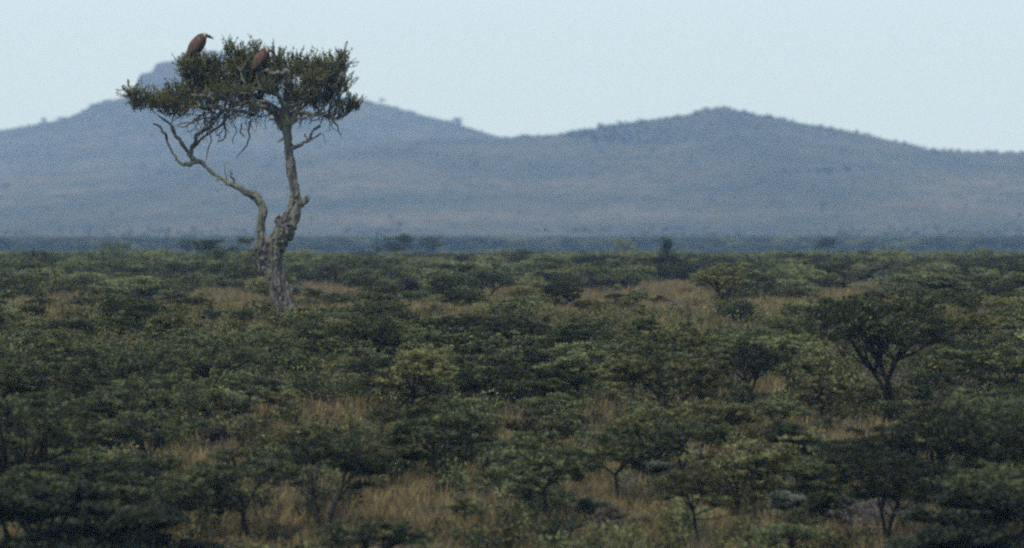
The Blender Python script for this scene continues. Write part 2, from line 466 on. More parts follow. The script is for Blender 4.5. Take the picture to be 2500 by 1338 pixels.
# kind: (style, material, H, W, leaves, stems)
SPEC = [
    ('flat-topped green', 'umbrella', 'green', 2.3, 3.2, 9000, 2),
    ('flat-topped green', 'umbrella', 'green', 2.1, 2.6, 8000, 1),
    ('flat-topped green', 'umbrella', 'green', 1.9, 3.0, 8500, 3),
    ('flat-topped olive', 'umbrella', 'olive', 2.0, 2.7, 8000, 2),
    ('flat-topped olive', 'umbrella', 'olive', 2.3, 2.4, 7500, 1),
    ('flat-topped dark', 'umbrella', 'dark', 2.2, 2.9, 9000, 2),
    ('flat-topped dark', 'umbrella', 'dark', 2.5, 2.6, 8000, 3),
    ('rounded dark', 'round', 'dark', 1.7, 2.2, 9500, 2),
    ('rounded dark', 'round', 'dark', 1.5, 2.5, 9500, 2),
    ('rounded vignette-dark', 'round', 'black', 1.7, 2.3, 10000, 2),  # leaves painted darker for the vignetted bottom corners
    ('rounded green', 'round', 'green', 1.6, 2.2, 9500, 2),
    ('rounded green', 'round', 'green', 1.3, 2.0, 8500, 2),
    ('thin open', 'sparse', 'green', 2.2, 1.8, 4200, 1),
    ('thin open', 'sparse', 'olive', 1.9, 1.7, 3800, 2),
    ('low grey-green', 'round', 'grey', 0.9, 1.4, 6500, 1),
    ('dry brown', 'round', 'brown', 1.4, 1.9, 5000, 1),
    ('bare mauve-grey', 'dead', 'mauve', 1.1, 1.7, 200, 1),
]
PROTO = []
for i, (kn, st, mt, H, Wd, nl, sm) in enumerate(SPEC):
    tr, cr = bush(st, 100 + i, H, Wd, nl, stems=sm)
    PROTO.append((kn, tr.mesh('bush_trunk', M['bark'] if st != 'dead' else M['mauve'], True), cr.mesh('bush_crown', M[mt]), H, Wd))
BYKIND = {}
for i, p in enumerate(PROTO): BYKIND.setdefault(p[0], []).append(i)

# ------------------------------------------------------------------ the lone tree
M['bark_tree'] = None
m, t, b = mat_base('old_tree_bark')
na = noise_tex(t, 2.2, 5, mapscale=(1, 1, .35)); nb = noise_tex(t, 9.0, 4, mapscale=(1, 1, .25)); nc = noise_tex(t, 1.1, 3)
ra = ramp(t, nb, [(.32, (.026, .023, .022)), (.50, (.090, .081, .077)), (.68, (.175, .162, .152))])
rl = ramp(t, na, [(.46, (0, 0, 0)), (.58, (1, 1, 1))])
mm = t.nodes.new('ShaderNodeMix'); mm.data_type = 'RGBA'
# more lichen on the upper limbs
geo = t.nodes.new('ShaderNodeTexCoord'); sx = t.nodes.new('ShaderNodeSeparateXYZ'); t.links.new(geo.outputs['Object'], sx.inputs[0])
mr = t.nodes.new('ShaderNodeMapRange'); mr.inputs[1].default_value = 2.0; mr.inputs[2].default_value = 5.0; mr.inputs[3].default_value = .22; mr.inputs[4].default_value = .8
t.links.new(sx.outputs[2], mr.inputs[0])
mu = t.nodes.new('ShaderNodeMath'); mu.operation = 'MULTIPLY'; t.links.new(rl.outputs[0], mu.inputs[0]); t.links.new(mr.outputs[0], mu.inputs[1])
t.links.new(mu.outputs[0], mm.inputs[0]); t.links.new(ra.outputs[0], mm.inputs[6]); mm.inputs[7].default_value = (.165, .185, .120, 1)
# rusty scar low on the trunk
mr2 = t.nodes.new('ShaderNodeMapRange'); mr2.inputs[1].default_value = 1.1; mr2.inputs[2].default_value = .3; mr2.inputs[3].default_value = 0; mr2.inputs[4].default_value = 1
t.links.new(sx.outputs[2], mr2.inputs[0])
rs = ramp(t, nc, [(.50, (0, 0, 0)), (.60, (1, 1, 1))])
mu2 = t.nodes.new('ShaderNodeMath'); mu2.operation = 'MULTIPLY'; t.links.new(rs.outputs[0], mu2.inputs[0]); t.links.new(mr2.outputs[0], mu2.inputs[1])
mm2 = t.nodes.new('ShaderNodeMix'); mm2.data_type = 'RGBA'
t.links.new(mu2.outputs[0], mm2.inputs[0]); t.links.new(mm.outputs[2], mm2.inputs[6]); mm2.inputs[7].default_value = (.15, .075, .045, 1)
t.links.new(mm2.outputs[2], b.inputs['Base Color'])
bp = t.nodes.new('ShaderNodeBump'); bp.inputs['Strength'].default_value = .8; bp.inputs['Distance'].default_value = .04
t.links.new(nb, bp.inputs['Height']); t.links.new(bp.outputs[0], b.inputs['Normal'])
b.inputs['Roughness'].default_value = .9
M['bark_tree'] = m
M['twig_dark'] = flat_mat('tree_twig', (.045, .040, .036), (.11, .10, .085), 6)

PX = 75.0   # photo pixels per metre at the lone tree
BX, BY = 695.0, 796.0
tree_x = (BX - 1250) * TREE_D / F
tree_z = Z(BY, TREE_D)
lone = empty('acacia_tree', (tree_x, TREE_D, tree_z))
tag(lone, 'tall lone old acacia with forked gnarled trunk and flat dark crown', 'tree')
def T(px, py, dy=0.0): return np.array([(px - BX) / PX, dy, (BY - py) / PX])
def limb(mb, pts, ns=10, k=6, rough=.10):
    """pts rows: px, py, depth offset m, width px"""
    P = np.array([[*T(a, b_, c), w / 2 / PX] for a, b_, c, w in pts])
    p = smooth_path(P, k); n = len(p)
    if n > 6:
        kink = np.interp(np.arange(n), np.arange(0, n + 2, 3), rng.normal(size=(len(np.arange(0, n + 2, 3))))) ; kink2 = np.interp(np.arange(n), np.arange(0, n + 2, 3), rng.normal(size=(len(np.arange(0, n + 2, 3)))))
        env = np.minimum(1, np.minimum(np.arange(n), n - 1 - np.arange(n)) / 3.0); amp = np.where(p[:, 3] > .12, .015, np.clip(.6 * p[:, 3], .012, .05))
        p[:, 0] += kink * env * amp; p[:, 2] += kink2 * env * amp * .8
        p[:, 3] *= 1 + np.where(p[:, 3] > .09, .03, .13) * np.interp(np.arange(n), np.arange(0, n + 2, 2), rng.normal(size=(len(np.arange(0, n + 2, 2))))).clip(-1.2, 1.6)
    mb.tube(p[:, :3], p[:, 3], ns, rough=rough)
    return p
rng = np.random.default_rng(11)
tb = MB()
# fused strands of the old trunk
limb(tb, [(682, 815, 0, 34), (677, 770, 0, 30), (671, 730, 0, 26), (662, 690, .05, 24), (653, 650, .05, 26), (646, 615, 0, 34), (640, 580, 0, 30), (637, 550, 0, 26), (641, 516, 0, 24), (636, 494, 0, 25), (622, 482, 0, 23), (602, 469, 0, 20), (574, 452, 0, 14), (545, 437, 0, 11), (512, 414, 0, 11), (492, 398, 0, 12), (474, 390, 0, 14)], 12)
limb(tb, [(692, 815, -.1, 40), (688, 770, -.1, 36), (683, 730, -.1, 33), (674, 690, -.1, 30), (668, 650, -.1, 30), (666, 615, -.1, 34), (676, 585, -.1, 44), (694, 560, -.05, 52), (712, 530, 0, 44), (722, 502, 0, 36), (722, 476, 0, 27), (717, 448, 0, 25), (711, 415, 0, 26), (707, 390, 0, 26), (705, 360, 0, 24), (702, 330, 0, 23), (699, 308, 0, 27), (696, 290, 0, 30), (697, 270, 0, 26), (700, 245, 0, 20)], 14)
limb(tb, [(716, 815, 0, 40), (710, 770, 0, 38), (704, 735, 0, 34), (694, 700, .05, 28), (684, 665, .1, 26), (678, 630, .1, 26), (684, 598, .1, 34), (700, 572, .1, 38), (716, 552, .12, 26)], 12)
limb(tb, [(722, 812, .15, 26), (718, 770, .12, 20), (713, 740, .1, 18), (703, 700, .1, 14)], 8)
limb(tb, [(626, 640, .05, 12), (622, 615, .05, 22), (630, 600, 0, 28), (646, 590, 0, 30), (664, 592, -.1, 34)], 10)      # burl on the fork's outer side
limb(tb, [(632, 668, .0, 8), (628, 640, 0, 16), (634, 615, 0, 24)], 8)
limb(tb, [(716, 512, 0, 26), (732, 500, 0, 22), (744, 490, -.05, 20), (752, 483, -.05, 19)], 10)                          # sawn-off side stub
limb(tb, [(690, 556, -.15, 24), (681, 548, -.18, 17), (680, 534, -.2, 9), (683, 520, -.2, 2)], 8)                       # splinter
limb(tb, [(690, 545, -.15, 30), (705, 525, -.15, 26), (712, 505, -.1, 16)], 8)
limb(tb, [(640, 500, 0, 20), (634, 484, -.03, 17), (627, 468, -.05, 15)], 8)                                             # stump of a lost limb
limb(tb, [(688, 318, .1, 16), (682, 298, .2, 22), (676, 282, .3, 18), (660, 268, .5, 14)], 8)
limb(tb, [(704, 305, -.1, 16), (716, 288, -.15, 15), (728, 268, -.2, 12), (738, 250, -.2, 9)], 8)
tm = tb.mesh('trunk', M['bark_tree'], True)
trunk = link('trunk', tm, lone)
md = trunk.modifiers.new('fuse', 'REMESH'); md.mode = 'VOXEL'; md.voxel_size = 0.028; md.use_smooth_shade = True
dg = bpy.context.evaluated_depsgraph_get(); dg.update()
ev = trunk.evaluated_get(dg); me2 = bpy.data.meshes.new_from_object(ev)
trunk.modifiers.clear(); trunk.data = me2; me2.name = 'trunk'
if not me2.materials: me2.materials.append(M['bark_tree'])
nv = len(me2.vertices); co = np.empty(nv * 3, np.float32); me2.vertices.foreach_get('co', co); co = co.reshape(-1, 3)
no = np.empty(nv * 3, np.float32); me2.vertices.foreach_get('normal', no); no = no.reshape(-1, 3)
dsp = np.empty(nv)
for i in range(nv):
    x, y, z_ = co[i]
    low = 1.0 if z_ < 4.2 else .35
    a = mnoise.noise(Vector((x * 7, y * 7, z_ * 1.3 + x * 2)))
    b2 = mnoise.noise(Vector((x * 18, y * 18, z_ * 3.5)))
    c2 = mnoise.noise(Vector((x * 3.2, y * 3.2, z_ * 2.0 + 5)))
    dsp[i] = low * (-.075 * (1 - abs(a) * 2.2 if abs(a) < .45 else 0) + .020 * c2 + .014 * b2) + .012 * b2
co = co + no * dsp[:, None]
me2.vertices.foreach_set('co', co.astype(np.float32).ravel()); me2.update()
me2.polygons.foreach_set('use_smooth', np.ones(len(me2.polygons), bool))

def branch(name, rows, ns=8, mat='bark_tree', k=6, rough=.12):
    mb = MB(); p = limb(mb, rows, ns, k, rough)
    link(name, mb.mesh(name, M[mat], True), lone)
    return p
SK = []          # skeleton points foliage can grow from
def sk(p): SK.append(p[::2, :3]); return p
sk(branch('branch', [(700, 256, 0, 22), (702, 232, -.35, 19), (704, 210, -.75, 18), (705, 190, -1.05, 17), (698, 177, -1.15, 14), (682, 181, -1.15, 10), (668, 183, -1.15, 10), (659, 176, -1.1, 9), (650, 172, -1.1, 6)]))
sk(branch('branch', [(690, 285, -.1, 18), (668, 270, -.3, 14), (640, 262, -.5, 12), (612, 252, -.6, 11), (590, 254, -.7, 10), (566, 244, -.8, 9), (549, 240, -.8, 9), (530, 246, -.9, 8), (508, 236, -.9, 7), (470, 232, -1, 5)]))
sk(branch('branch', [(692, 278, .2, 18), (664, 256, .5, 14), (630, 240, .8, 12), (596, 222, 1.0, 10), (560, 205, 1.2, 8), (520, 190, 1.3, 6), (484, 168, 1.2, 5)]))
sk(branch('branch', [(700, 262, -.2, 14), (684, 240, -.4, 11), (664, 228, -.6, 10), (640, 220, -.7, 9), (616, 218, -.8, 8), (598, 200, -.9, 6), (590, 176, -.9, 4)]))
sk(branch('branch', [(700, 270, 0, 16), (722, 254, -.2, 12), (752, 240, -.4, 10), (790, 226, -.5, 8), (825, 205, -.6, 6), (846, 170, -.6, 5), (840, 138, -.6, 4), (852, 122, -.6, 2)]))
sk(branch('branch', [(704, 252, -.2, 11), (722, 230, -.4, 9), (744, 220, -.5, 8), (766, 214, -.5, 7), (790, 196, -.6, 5), (800, 170, -.6, 4)]))
sk(branch('branch', [(706, 286, .2, 14), (736, 276, .3, 11), (766, 280, .3, 9), (796, 284, .3, 8), (824, 290, .2, 6)]))
sk(branch('branch', [(696, 285, .4, 14), (690, 250, .9, 11), (664, 220, 1.4, 9), (640, 196, 1.8, 7), (612, 170, 2.0, 4)]))
sk(branch('branch', [(700, 262, .3, 14), (730, 230, 1.0, 10), (762, 206, 1.5, 8), (800, 186, 1.7, 5)]))
sk(branch('branch', [(690, 285, -.3, 11), (668, 268, -.7, 9), (652, 250, -1.0, 8), (628, 246, -1.1, 7), (612, 230, -1.3, 6), (590, 228, -1.4, 5)]))
sk(branch('branch', [(640, 262, -.5, 9), (604, 272, -.5, 8), (560, 268, -.5, 8), (520, 262, -.6, 7), (470, 262, -.6, 6), (420, 262, -.6, 5), (370, 258, -.6, 4), (330, 240, -.6, 3)]))
sk(branch('branch', [(520, 190, 1.3, 5), (490, 200, .8, 5), (458, 214, .4, 4), (432, 226, .2, 3)]))
# the pale left limb's forks
sk(branch('branch', [(482, 394, 0, 11), (462, 402, 0, 11), (447, 402, 0, 9), (434, 388, -.1, 7), (422, 374, -.15, 6), (410, 352, -.2, 6), (404, 330, -.2, 7), (392, 314, -.2, 6), (374, 301, -.25, 3)]))
sk(branch('branch', [(474, 390, 0, 13), (462, 378, .1, 10), (450, 362, .15, 8), (436, 342, .2, 9), (426, 324, .2, 8), (412, 300, .2, 6), (396, 290, .2, 5), (384, 280, .2, 3)]))
sk(branch('branch', [(455, 370, .05, 5), (446, 350, -.1, 5), (430, 330, -.1, 4), (418, 314, -.1, 4), (424, 288, -.1, 3), (432, 270, -.1, 3)]))
sk(branch('branch', [(470, 392, 0, 12), (470, 372, .1, 9), (474, 348, .1, 10), (482, 332, .1, 10), (500, 318, .1, 9), (516, 308, .1, 8), (530, 290, .1, 6), (548, 266, .1, 5)], mat='twig_dark'))  # darker bark colour paints the shadow on this fork
sk(branch('branch', [(472, 362, .2, 6), (484, 345, .2, 6), (498, 332, .2, 5), (522, 318, .2, 6), (545, 300, .1, 7), (560, 284, 0, 6), (590, 268, 0, 5)], mat='twig_dark'))  # shadow under the crown put into the bark colour here too
branch('dead_branch', [(712, 364, -.05, 11), (726, 356, -.1, 9), (742, 349, -.15, 8), (756, 342, -.15, 8), (762, 330, -.15, 7), (762, 320, -.15, 6), (774, 312, -.15, 7), (784, 308, -.15, 4)])
branch('dead_branch', [(760, 340, -.15, 5), (772, 334, -.15, 4), (782, 326, -.15, 3), (790, 330, -.15, 2.2), (796, 350, -.15, 1.5)], 6)
branch('dead_branch', [(748, 347, -.15, 5), (750, 340, -.15, 4), (744, 330, -.15, 3.5), (747, 326, -.15, 2)], 6)
branch('broken_twig', [(694, 338, -.05, 7), (684, 342, -.1, 5), (677, 347, -.1, 3)], 6)
branch('dead_twig', [(574, 450, 0, 8), (570, 440, -.05, 6), (564, 430, -.08, 5), (567, 424, -.08, 4), (562, 417, -.08, 3)], 6)
branch('dead_twig', [(553, 440, 0, 3), (551, 425, 0, 2.4), (549, 412, 0, 2), (548, 397, 0, 1.2)], 5)
branch('dead_twig', [(540, 436, 0, 6), (534, 440, -.1, 5), (529, 440, -.1, 2)], 5)
# hanging and undercrown twigs
tw = MB()
limb(tw, [(514, 300, 0, 4), (513, 325, 0, 3.4), (515, 345, 0, 3), (507, 370, 0, 2.5), (503, 393, 0, 1.6)], 5)
limb(tw, [(610, 296, 0, 5), (607, 318, 0, 4.5), (606, 345, 0, 4), (594, 366, 0, 3.2), (577, 384, 0, 2)], 5)
limb(tw, [(548, 300, 0, 5), (552, 326, 0, 5), (545, 342, 0, 4), (530, 347, 0, 2)], 5)
limb(tw, [(572, 306, 0, 3.5), (577, 322, 0, 3), (568, 340, 0, 2.4), (570, 352, 0, 1.6)], 5)
limb(tw, [(590, 300, 0, 4), (588, 322, 0, 3.4), (596, 334, 0, 2.2)], 5)
limb(tw, [(790, 284, 0, 4), (784, 300, 0, 3), (776, 312, 0, 2)], 5)
limb(tw, [(812, 288, 0, 5), (824, 306, 0, 4), (828, 322, 0, 3), (833, 337, 0, 1.8)], 5)
limb(tw, [(736, 278, 0, 4), (736, 296, 0, 3), (730, 312, 0, 1.8)], 5)
limb(tw, [(800, 284, .2, 4), (806, 302, .2, 3), (804, 316, .2, 2)], 5)
for k in range(105):      # tangled dark twigs below the crown
    x0 = rng.uniform(470, 690) if k < 78 else rng.uniform(715, 825)
    lo = np.interp(x0, [455, 520, 600, 690, 720, 830], [300, 282, 272, 285, 278, 284])
    y0 = lo + rng.uniform(-26, 4); dy = rng.uniform(-1.2, 1.2); w = rng.uniform(2.2, 5.5)
    ang = rng.normal(2.25, .55); ln = rng.uniform(20, 62) * (.7 if x0 > 700 else 1)
    P_ = [(x0, y0, dy, w)]; seg = 5
    for q in range(seg):
        ang += rng.normal(0, .45); l_ = P_[-1]
        P_.append((l_[0] + math.cos(ang) * ln / seg, l_[1] + abs(math.sin(ang)) * ln / seg * .9, dy, w * (1 - .16 * (q + 1))))
        if q > 0 and rng.uniform() < .6:
            a3 = ang + rng.choice([-1, 1]) * rng.uniform(.5, 1.1); l2 = ln * rng.uniform(.2, .4)
            e = P_[-1]; m3 = (e[0] + math.cos(a3) * l2 * .5 + rng.uniform(-3, 3), e[1] + math.sin(a3) * l2 * .5, dy, w * .35)
            limb(tw, [(e[0], e[1], dy, w * .5), m3, (e[0] + math.cos(a3) * l2, e[1] + math.sin(a3) * l2 + 4, dy, w * .2)], 4, 3, 0)
    limb(tw, P_, 4, 3, 0)
# foliage pads: px, py, half-width px, half-height px, half-depth m, depth m, shoots
PADS = [(490, 182, 58, 36, 1.1, .3, 260), (520, 165, 40, 26, .9, .2, 110), (455, 160, 20, 20, .5, .2, 45), (575, 150, 26, 40, .7, 0, 120), (600, 178, 58, 38, 1.5, .2, 260),
        (548, 210, 66, 26, 1.6, .2, 190), (640, 205, 55, 36, 1.5, .6, 200), (690, 175, 50, 36, 1.2, .7, 190), (745, 172, 48, 34, 1.2, .3, 190), (800, 175, 46, 38, 1.1, 0, 210),
        (820, 205, 40, 36, .9, -.1, 150), (760, 220, 60, 30, 1.5, .5, 170), (835, 150, 22, 26, .5, -.2, 60), (450, 235, 62, 23, 1.2, -.2, 175), (410, 250, 52, 21, 1.0, -.5, 140), (365, 250, 36, 18, .7, -.5, 90),
        (330, 232, 24, 17, .4, -.6, 60), (338, 258, 24, 11, .4, -.6, 35), (430, 272, 50, 13, 1.0, -.3, 80), (500, 256, 56, 16, 1.2, 0, 80), (590, 244, 56, 18, 1.5, .8, 70), (770, 252, 50, 16, 1.0, .4, 70),
        (815, 240, 32, 18, .7, .2, 55), (860, 258, 26, 11, .4, -.2, 48), (840, 268, 22, 10, .4, -.1, 28), (800, 284, 26, 7, .5, .3, 16), (625, 150, 40, 28, .9, .5, 100), (665, 150, 30, 28, .8, .6, 70),
        (478, 160, 40, 13, .5, -.35, 70), (560, 120, 14, 16, .3, 0, 26), (600, 232, 34, 16, .4, -1.2, 60), (660, 210, 26, 18, .4, -1.0, 50), (545, 225, 36, 18, .4, -1.3, 70), (770, 200, 36, 22, .4, -1.0, 70), (735, 232, 20, 12, .3, -.8, 26), (625, 122, 14, 18, .3, 0, 18), (640, 270, 44, 10, 1.0, .5, 22), (720, 245, 40, 26, 1.0, .9, 80), (480, 215, 50, 24, .9, .5, 110)]
cf = MB()
allsk = np.vstack(SK)
up = np.array([0, 0, 1.0])
for (px, py, hwp, hhp, hd, dy, n) in PADS:
    c = T(px, py, dy); r = np.array([hwp / PX, hd, hhp / PX])
    j = np.argmin(np.linalg.norm(allsk - c, axis=1)); root = allsk[j]
    p = smooth_path(np.column_stack([[root, (root + c) / 2 + rng.uniform(-.1, .1, 3), c], [.045, .035, .02]]), 4)
    tw.tube(p[:, :3], p[:, 3], 5)
    for k in range(4):
        e = c + rng.uniform(-.75, .75, 3) * r
        tw.tube([p[4, :3], (p[4, :3] + e) / 2 + rng.uniform(-.08, .08, 3), e], [.022, .016, .008], 4)
    n = int(n * .68)
    u = rng.normal(size=(n, 3)); u /= np.linalg.norm(u, axis=1)[:, None]
    base = c + u * r * (rng.uniform(.1, .85, n) ** .6)[:, None]
    for k in range(n):
        dirv = (base[k] - c) / r * [.8, .8, .35] + up * rng.uniform(.45, 1.6) + rng.normal(size=3) * .38
        dirv /= np.linalg.norm(dirv)
        ln = rng.uniform(.16, .50)
        s0 = base[k]; s2 = s0 + dirv * ln; s1 = (s0 + s2) / 2 + rng.normal(size=3) * .03
        tw.tube([s0 - dirv * .15, s1, s2], [.011, .008, .004], 3, cap=False)
        nl = rng.integers(20, 34)
        tt = rng.uniform(-.15, 1.05, nl)[:, None]
        pos = s0 + (s2 - s0) * tt + rng.normal(size=(nl, 3)) * .021
        d = dirv * .9 + rng.normal(size=(nl, 3)) * .55
        cf.leaves(pos, d, rng.uniform(.05, .10, nl), rng.uniform(.022, .042, nl))
link('twig_foliage', tw.mesh('twig_foliage', M['twig_dark']), lone)
link('crown', cf.mesh('crown', M['hollow']), lone)

# ------------------------------------------------------------------ vultures
def vmat(n, c, r=.75):
    return flat_mat(n, tuple(x * .7 for x in c), tuple(x * 1.25 for x in c), 14, r, 0, (1, 1, .5))
VM = dict(body=vmat('plumage_dark', (.035, .026, .022)), covert=vmat('plumage_tan', (.105, .064, .050)), ruff=vmat('ruff_pale', (.30, .22, .16)), skin=vmat('neck_skin', (.045, .028, .026)), beak=vmat('beak_black', (.02, .02, .022), .4),
          quill=vmat('flight_feather', (.030, .020, .018)), breast=vmat('plumage_brown', (.062, .036, .030)))
def vulture(name, loc, rz, tilt, label, s=1.0):
    root = empty(name, loc, rz); root.scale = (s, s, s); tag(root, label, 'vulture', 'vultures perched on the lone tree')
    # rings: x, z, radius in plane, radius sideways, material
    RG = [(-.275, -.06, .012, .05, 2), (-.25, .0, .02, .075, 2), (-.21, .10, .05, .09, 2), (-.15, .20, .10, .115, 0), (-.07, .30, .150, .150, 0), (.01, .41, .172, .170, 0), (.085, .51, .176, .172, 1), (.15, .60, .162, .162, 1), (.205, .67, .138, .142, 1), (.255, .715, .106, .11, 1),
          (.295, .742, .088, .09, 3), (.318, .752, .074, .074, 3), (.338, .755, .056, .056, 4), (.375, .752, .040, .038, 4), (.41, .748, .036, .033, 4), (.44, .742, .044, .036, 4), (.468, .732, .046, .036, 4), (.495, .718, .036, .029, 4), (.515, .707, .030, .020, 5), (.545, .697, .025, .015, 5), (.572, .680, .018, .011, 5), (.586, .655, .010, .007, 5), (.588, .638, .003, .003, 5)]
    RG = [(a - (.035 if k >= 14 else .02 if k == 13 else 0), c - (.012 if k >= 14 else 0), r1, r2, m_) for k, (a, c, r1, r2, m_) in enumerate(RG)]
    RG = [(a, c, r1 * (1.24 if m_ < 3 else 1.12), r2 * (1.15 if m_ < 3 else 1.1), m_) for a, c, r1, r2, m_ in RG]
    cp, sp = math.cos(tilt), math.sin(tilt)
    ctr = np.array([(a, 0, c) for a, c, *_ in RG]); n = len(RG); ns = 16
    t_ = np.gradient(ctr, axis=0); t_ /= np.linalg.norm(t_, axis=1)[:, None]
    nrm = np.stack([-t_[:, 2], np.zeros(n), t_[:, 0]], 1)
    th = np.arange(ns) * 2 * np.pi / ns
    V = np.array([ctr[i] + nrm[i] * math.cos(a) * RG[i][2] + np.array([0, 1, 0]) * math.sin(a) * RG[i][3] for i in range(n) for a in th])
    rot = np.array([[cp, 0, sp], [0, 1, 0], [-sp, 0, cp]])
    mb = MB()
    for i in range(n - 1):
        q = [[i * ns + j, i * ns + (j + 1) % ns, (i + 1) * ns + (j + 1) % ns, (i + 1) * ns + j] for j in range(ns)]
        if i == 0: mb.add(V @ rot.T, q, RG[i][4])
        else: mb.f.append(np.array(q)); mb.m.append(np.full(ns, RG[i][4], int))
    # legs and feet, part of the same body
    for sd in (-1, 1):
        y = sd * .075
        mb.tube(np.array([(.0, y, .36), (.03, y, .22), (.045, y, .13), (.025, y, .04), (.03, y, .0)]), [.085, .07, .038, .02, .018], 8, 0)
        for a in (-.5, 0, .5, math.pi):
            mb.tube(np.array([(.03, y, .005), (.03 + math.cos(a) * .05, y + math.sin(a) * .05, .012), (.03 + math.cos(a) * .095, y + math.sin(a) * .095, -.012)]), [.014, .012, .004], 5, 4)
    link('body', mb.mesh('body', [VM['body'], VM['breast'], VM['quill'], VM['ruff'], VM['skin'], VM['beak']], True), root)
    # eyes
    for sd in (-1, 1):
        e = MB(); c = rot @ np.array([.437, sd * .038, .732]); e.tube([c - [0, .004, 0], c, c + [0, .004, 0]], [.005, .007, .004], 8)
        link('eye', e.mesh('eye', VM['beak'], True), root)
    # folded wings
    for sd in (-1, 1):
        W = [(.235, .690, .03, .03), (.20, .655, .085, .045), (.13, .575, .125, .052), (.05, .475, .135, .052), (-.03, .365, .120, .046), (-.10, .265, .085, .036), (-.15, .19, .045, .022)]
        W = [(a, c, r1 * 1.2, r2 * 1.1) for a, c, r1, r2 in W]
        c2 = np.array([(a - .03, sd * (.138 + .018 * math.sin(k * .5)), c) for k, (a, c, *_ ) in enumerate(W)])
        tt = np.gradient(c2, axis=0); tt /= np.linalg.norm(tt, axis=1)[:, None]; nn = np.stack([-tt[:, 2], np.zeros(len(W)), tt[:, 0]], 1)
        V2 = np.array([c2[i] + nn[i] * math.cos(a) * W[i][2] + np.array([0, 1, 0]) * math.sin(a) * W[i][3] for i in range(len(W)) for a in th])
        wb = MB(); q = [[i * ns + j, i * ns + (j + 1) % ns, (i + 1) * ns + (j + 1) % ns, (i + 1) * ns + j] for i in range(len(W) - 1) for j in range(ns)]
        wb.add(V2 @ rot.T, q)
        wo_ = link('wing', wb.mesh('wing', VM['covert'], True), root)
        for k in range(7):        # flight feathers fan to the tail
            o0 = k * .022
            a0 = np.array([-.02 + o0 * 1.3, sd * (.135 - .004 * k), .33 - o0 * 1.2]); a1 = np.array([-.245 + o0 * 1.2, sd * (.085 + .006 * k), .00 + k * .030])
            if sd == 1 or True:
                m_ = (a0 + a1) / 2 + np.array([-.02, sd * .012, 0])
                fb = MB(); pth = smooth_path(np.array([a0, m_, a1]), 4) @ rot.T
                tg = np.gradient(pth, axis=0); tg /= np.linalg.norm(tg, axis=1)[:, None]; sidev = np.cross(tg, [0, 1, 0])
                wv = np.interp(np.linspace(0, 1, len(pth)), [0, .3, .8, 1], [.018, .032, .028, .006])[:, None]
                th_ = np.array([0, sd * .006, 0])
                vv = np.stack([pth + sidev * wv, pth + th_, pth - sidev * wv, pth - th_ * .5], 1).reshape(-1, 3)
                L_ = len(pth); qq = [[i * 4 + j, i * 4 + (j + 1) % 4, (i + 1) * 4 + (j + 1) % 4, (i + 1) * 4 + j] for i in range(L_ - 1) for j in range(4)]
                fb.add(vv, qq); link('flight_feather', fb.mesh('flight_feather', VM['quill']), wo_)
    return root
def tree_world(px, py, dy): return Vector(T(px, py, dy)) + Vector((tree_x, TREE_D, tree_z))
branch('branch', [(484, 168, 1.2, 5), (480, 158, .6, 5), (474, 152, .1, 6), (480, 151, -.15, 6), (484, 154, -.3, 3)], mat='twig_dark')
branch('branch', [(640, 220, -.7, 7), (630, 196, -.75, 6), (628, 180, -.8, 6), (640, 176, -.85, 6), (660, 178, -.9, 5)])
vulture('vulture', tree_world(477, 149, -.05), R(-14), R(0), 'brown vulture perched upright on the crown edge, clear against the sky', 1.1)
vulture('vulture', tree_world(638, 181, -.82), R(-22), R(-3), 'brown vulture sunk among the crown twigs beside the pale hooked branch', 1.0)

# ------------------------------------------------------------------ individual thorn bushes
NUMS = 'first second third fourth fifth sixth seventh eighth ninth tenth eleventh twelfth thirteenth fourteenth fifteenth sixteenth'.split()
_rows_d = np.linspace(150, 3300, 20000)
_rows_y = YE - z_near(_rows_d) * F / _rows_d
def d_of_row(y): return float(np.interp(-y, -_rows_y, _rows_d))
PLACED = []      # x, d, radius
SPOTS = []
def put(px, row, kind, sc=1.0, wsc=1.0, label=None, d=None, rot=None, var=None):
    d = d or d_of_row(row); x = (px - 1250) * d / F
    SPOTS.append(dict(x=x, d=d, px=px, row=row, kind=kind, sc=sc, w=wsc, label=label, rot=rot, var=var))
    PLACED.append((x, d, PROTO[BYKIND[kind][0]][4] * sc * wsc * .5))

# the ones the photo lets you pick out
put(800, 1325, 'flat-topped green', 1.0, 1.0, 'wide flat-topped thorn bush on two bent black stems in the front grass', var=0)
put(1318, 1306, 'flat-topped green', 1.0, .95, 'tall flat-topped thorn bush on a single dark stem by the front grass patch', var=1)
put(1712, 1352, 'flat-topped olive', .80, .95, 'small table-topped thorn bush on a black pole-like stem, front row', var=4)
put(1125, 1316, 'flat-topped green', .42, .75, 'knee-high flat thorn bush alone in the golden front grass', var=1)
put(1500, 1246, 'flat-topped green', .85, .9, 'leaning thin-stemmed thorn bush behind the golden front grass', var=1)
put(1030, 1088, 'flat-topped olive', 1.05, .95, 'umbrella thorn with a curved black stem, midway below the saddle', var=4)
put(590, 1352, 'flat-topped dark', .9, 1.0, 'dark leaning thorn bush at the bottom edge beside the vignette-darkened thicket', var=5)
put(2165, 1046, 'flat-topped dark', 1.28, .98, 'tallest spreading thorn tree standing above the scrub, dark multi-stemmed trunk', var=6)
put(2170, 1352, 'flat-topped dark', .95, 1.0, 'slanting dark-stemmed thorn bush at the bottom edge below the tall thorn tree', var=5)
put(1115, 1226, 'thin open', .8, 1.0, 'thin V-stemmed thorn bush behind the golden front grass', var=0)
put(1605, 1172, 'flat-topped olive', .9, .95, 'olive thorn bush on a narrow V stem behind the table-topped bush', var=3)
put(1820, 1262, 'thin open', 1.0, 1.2, 'open branchy thorn bush with bare forks behind the front grass', var=1)
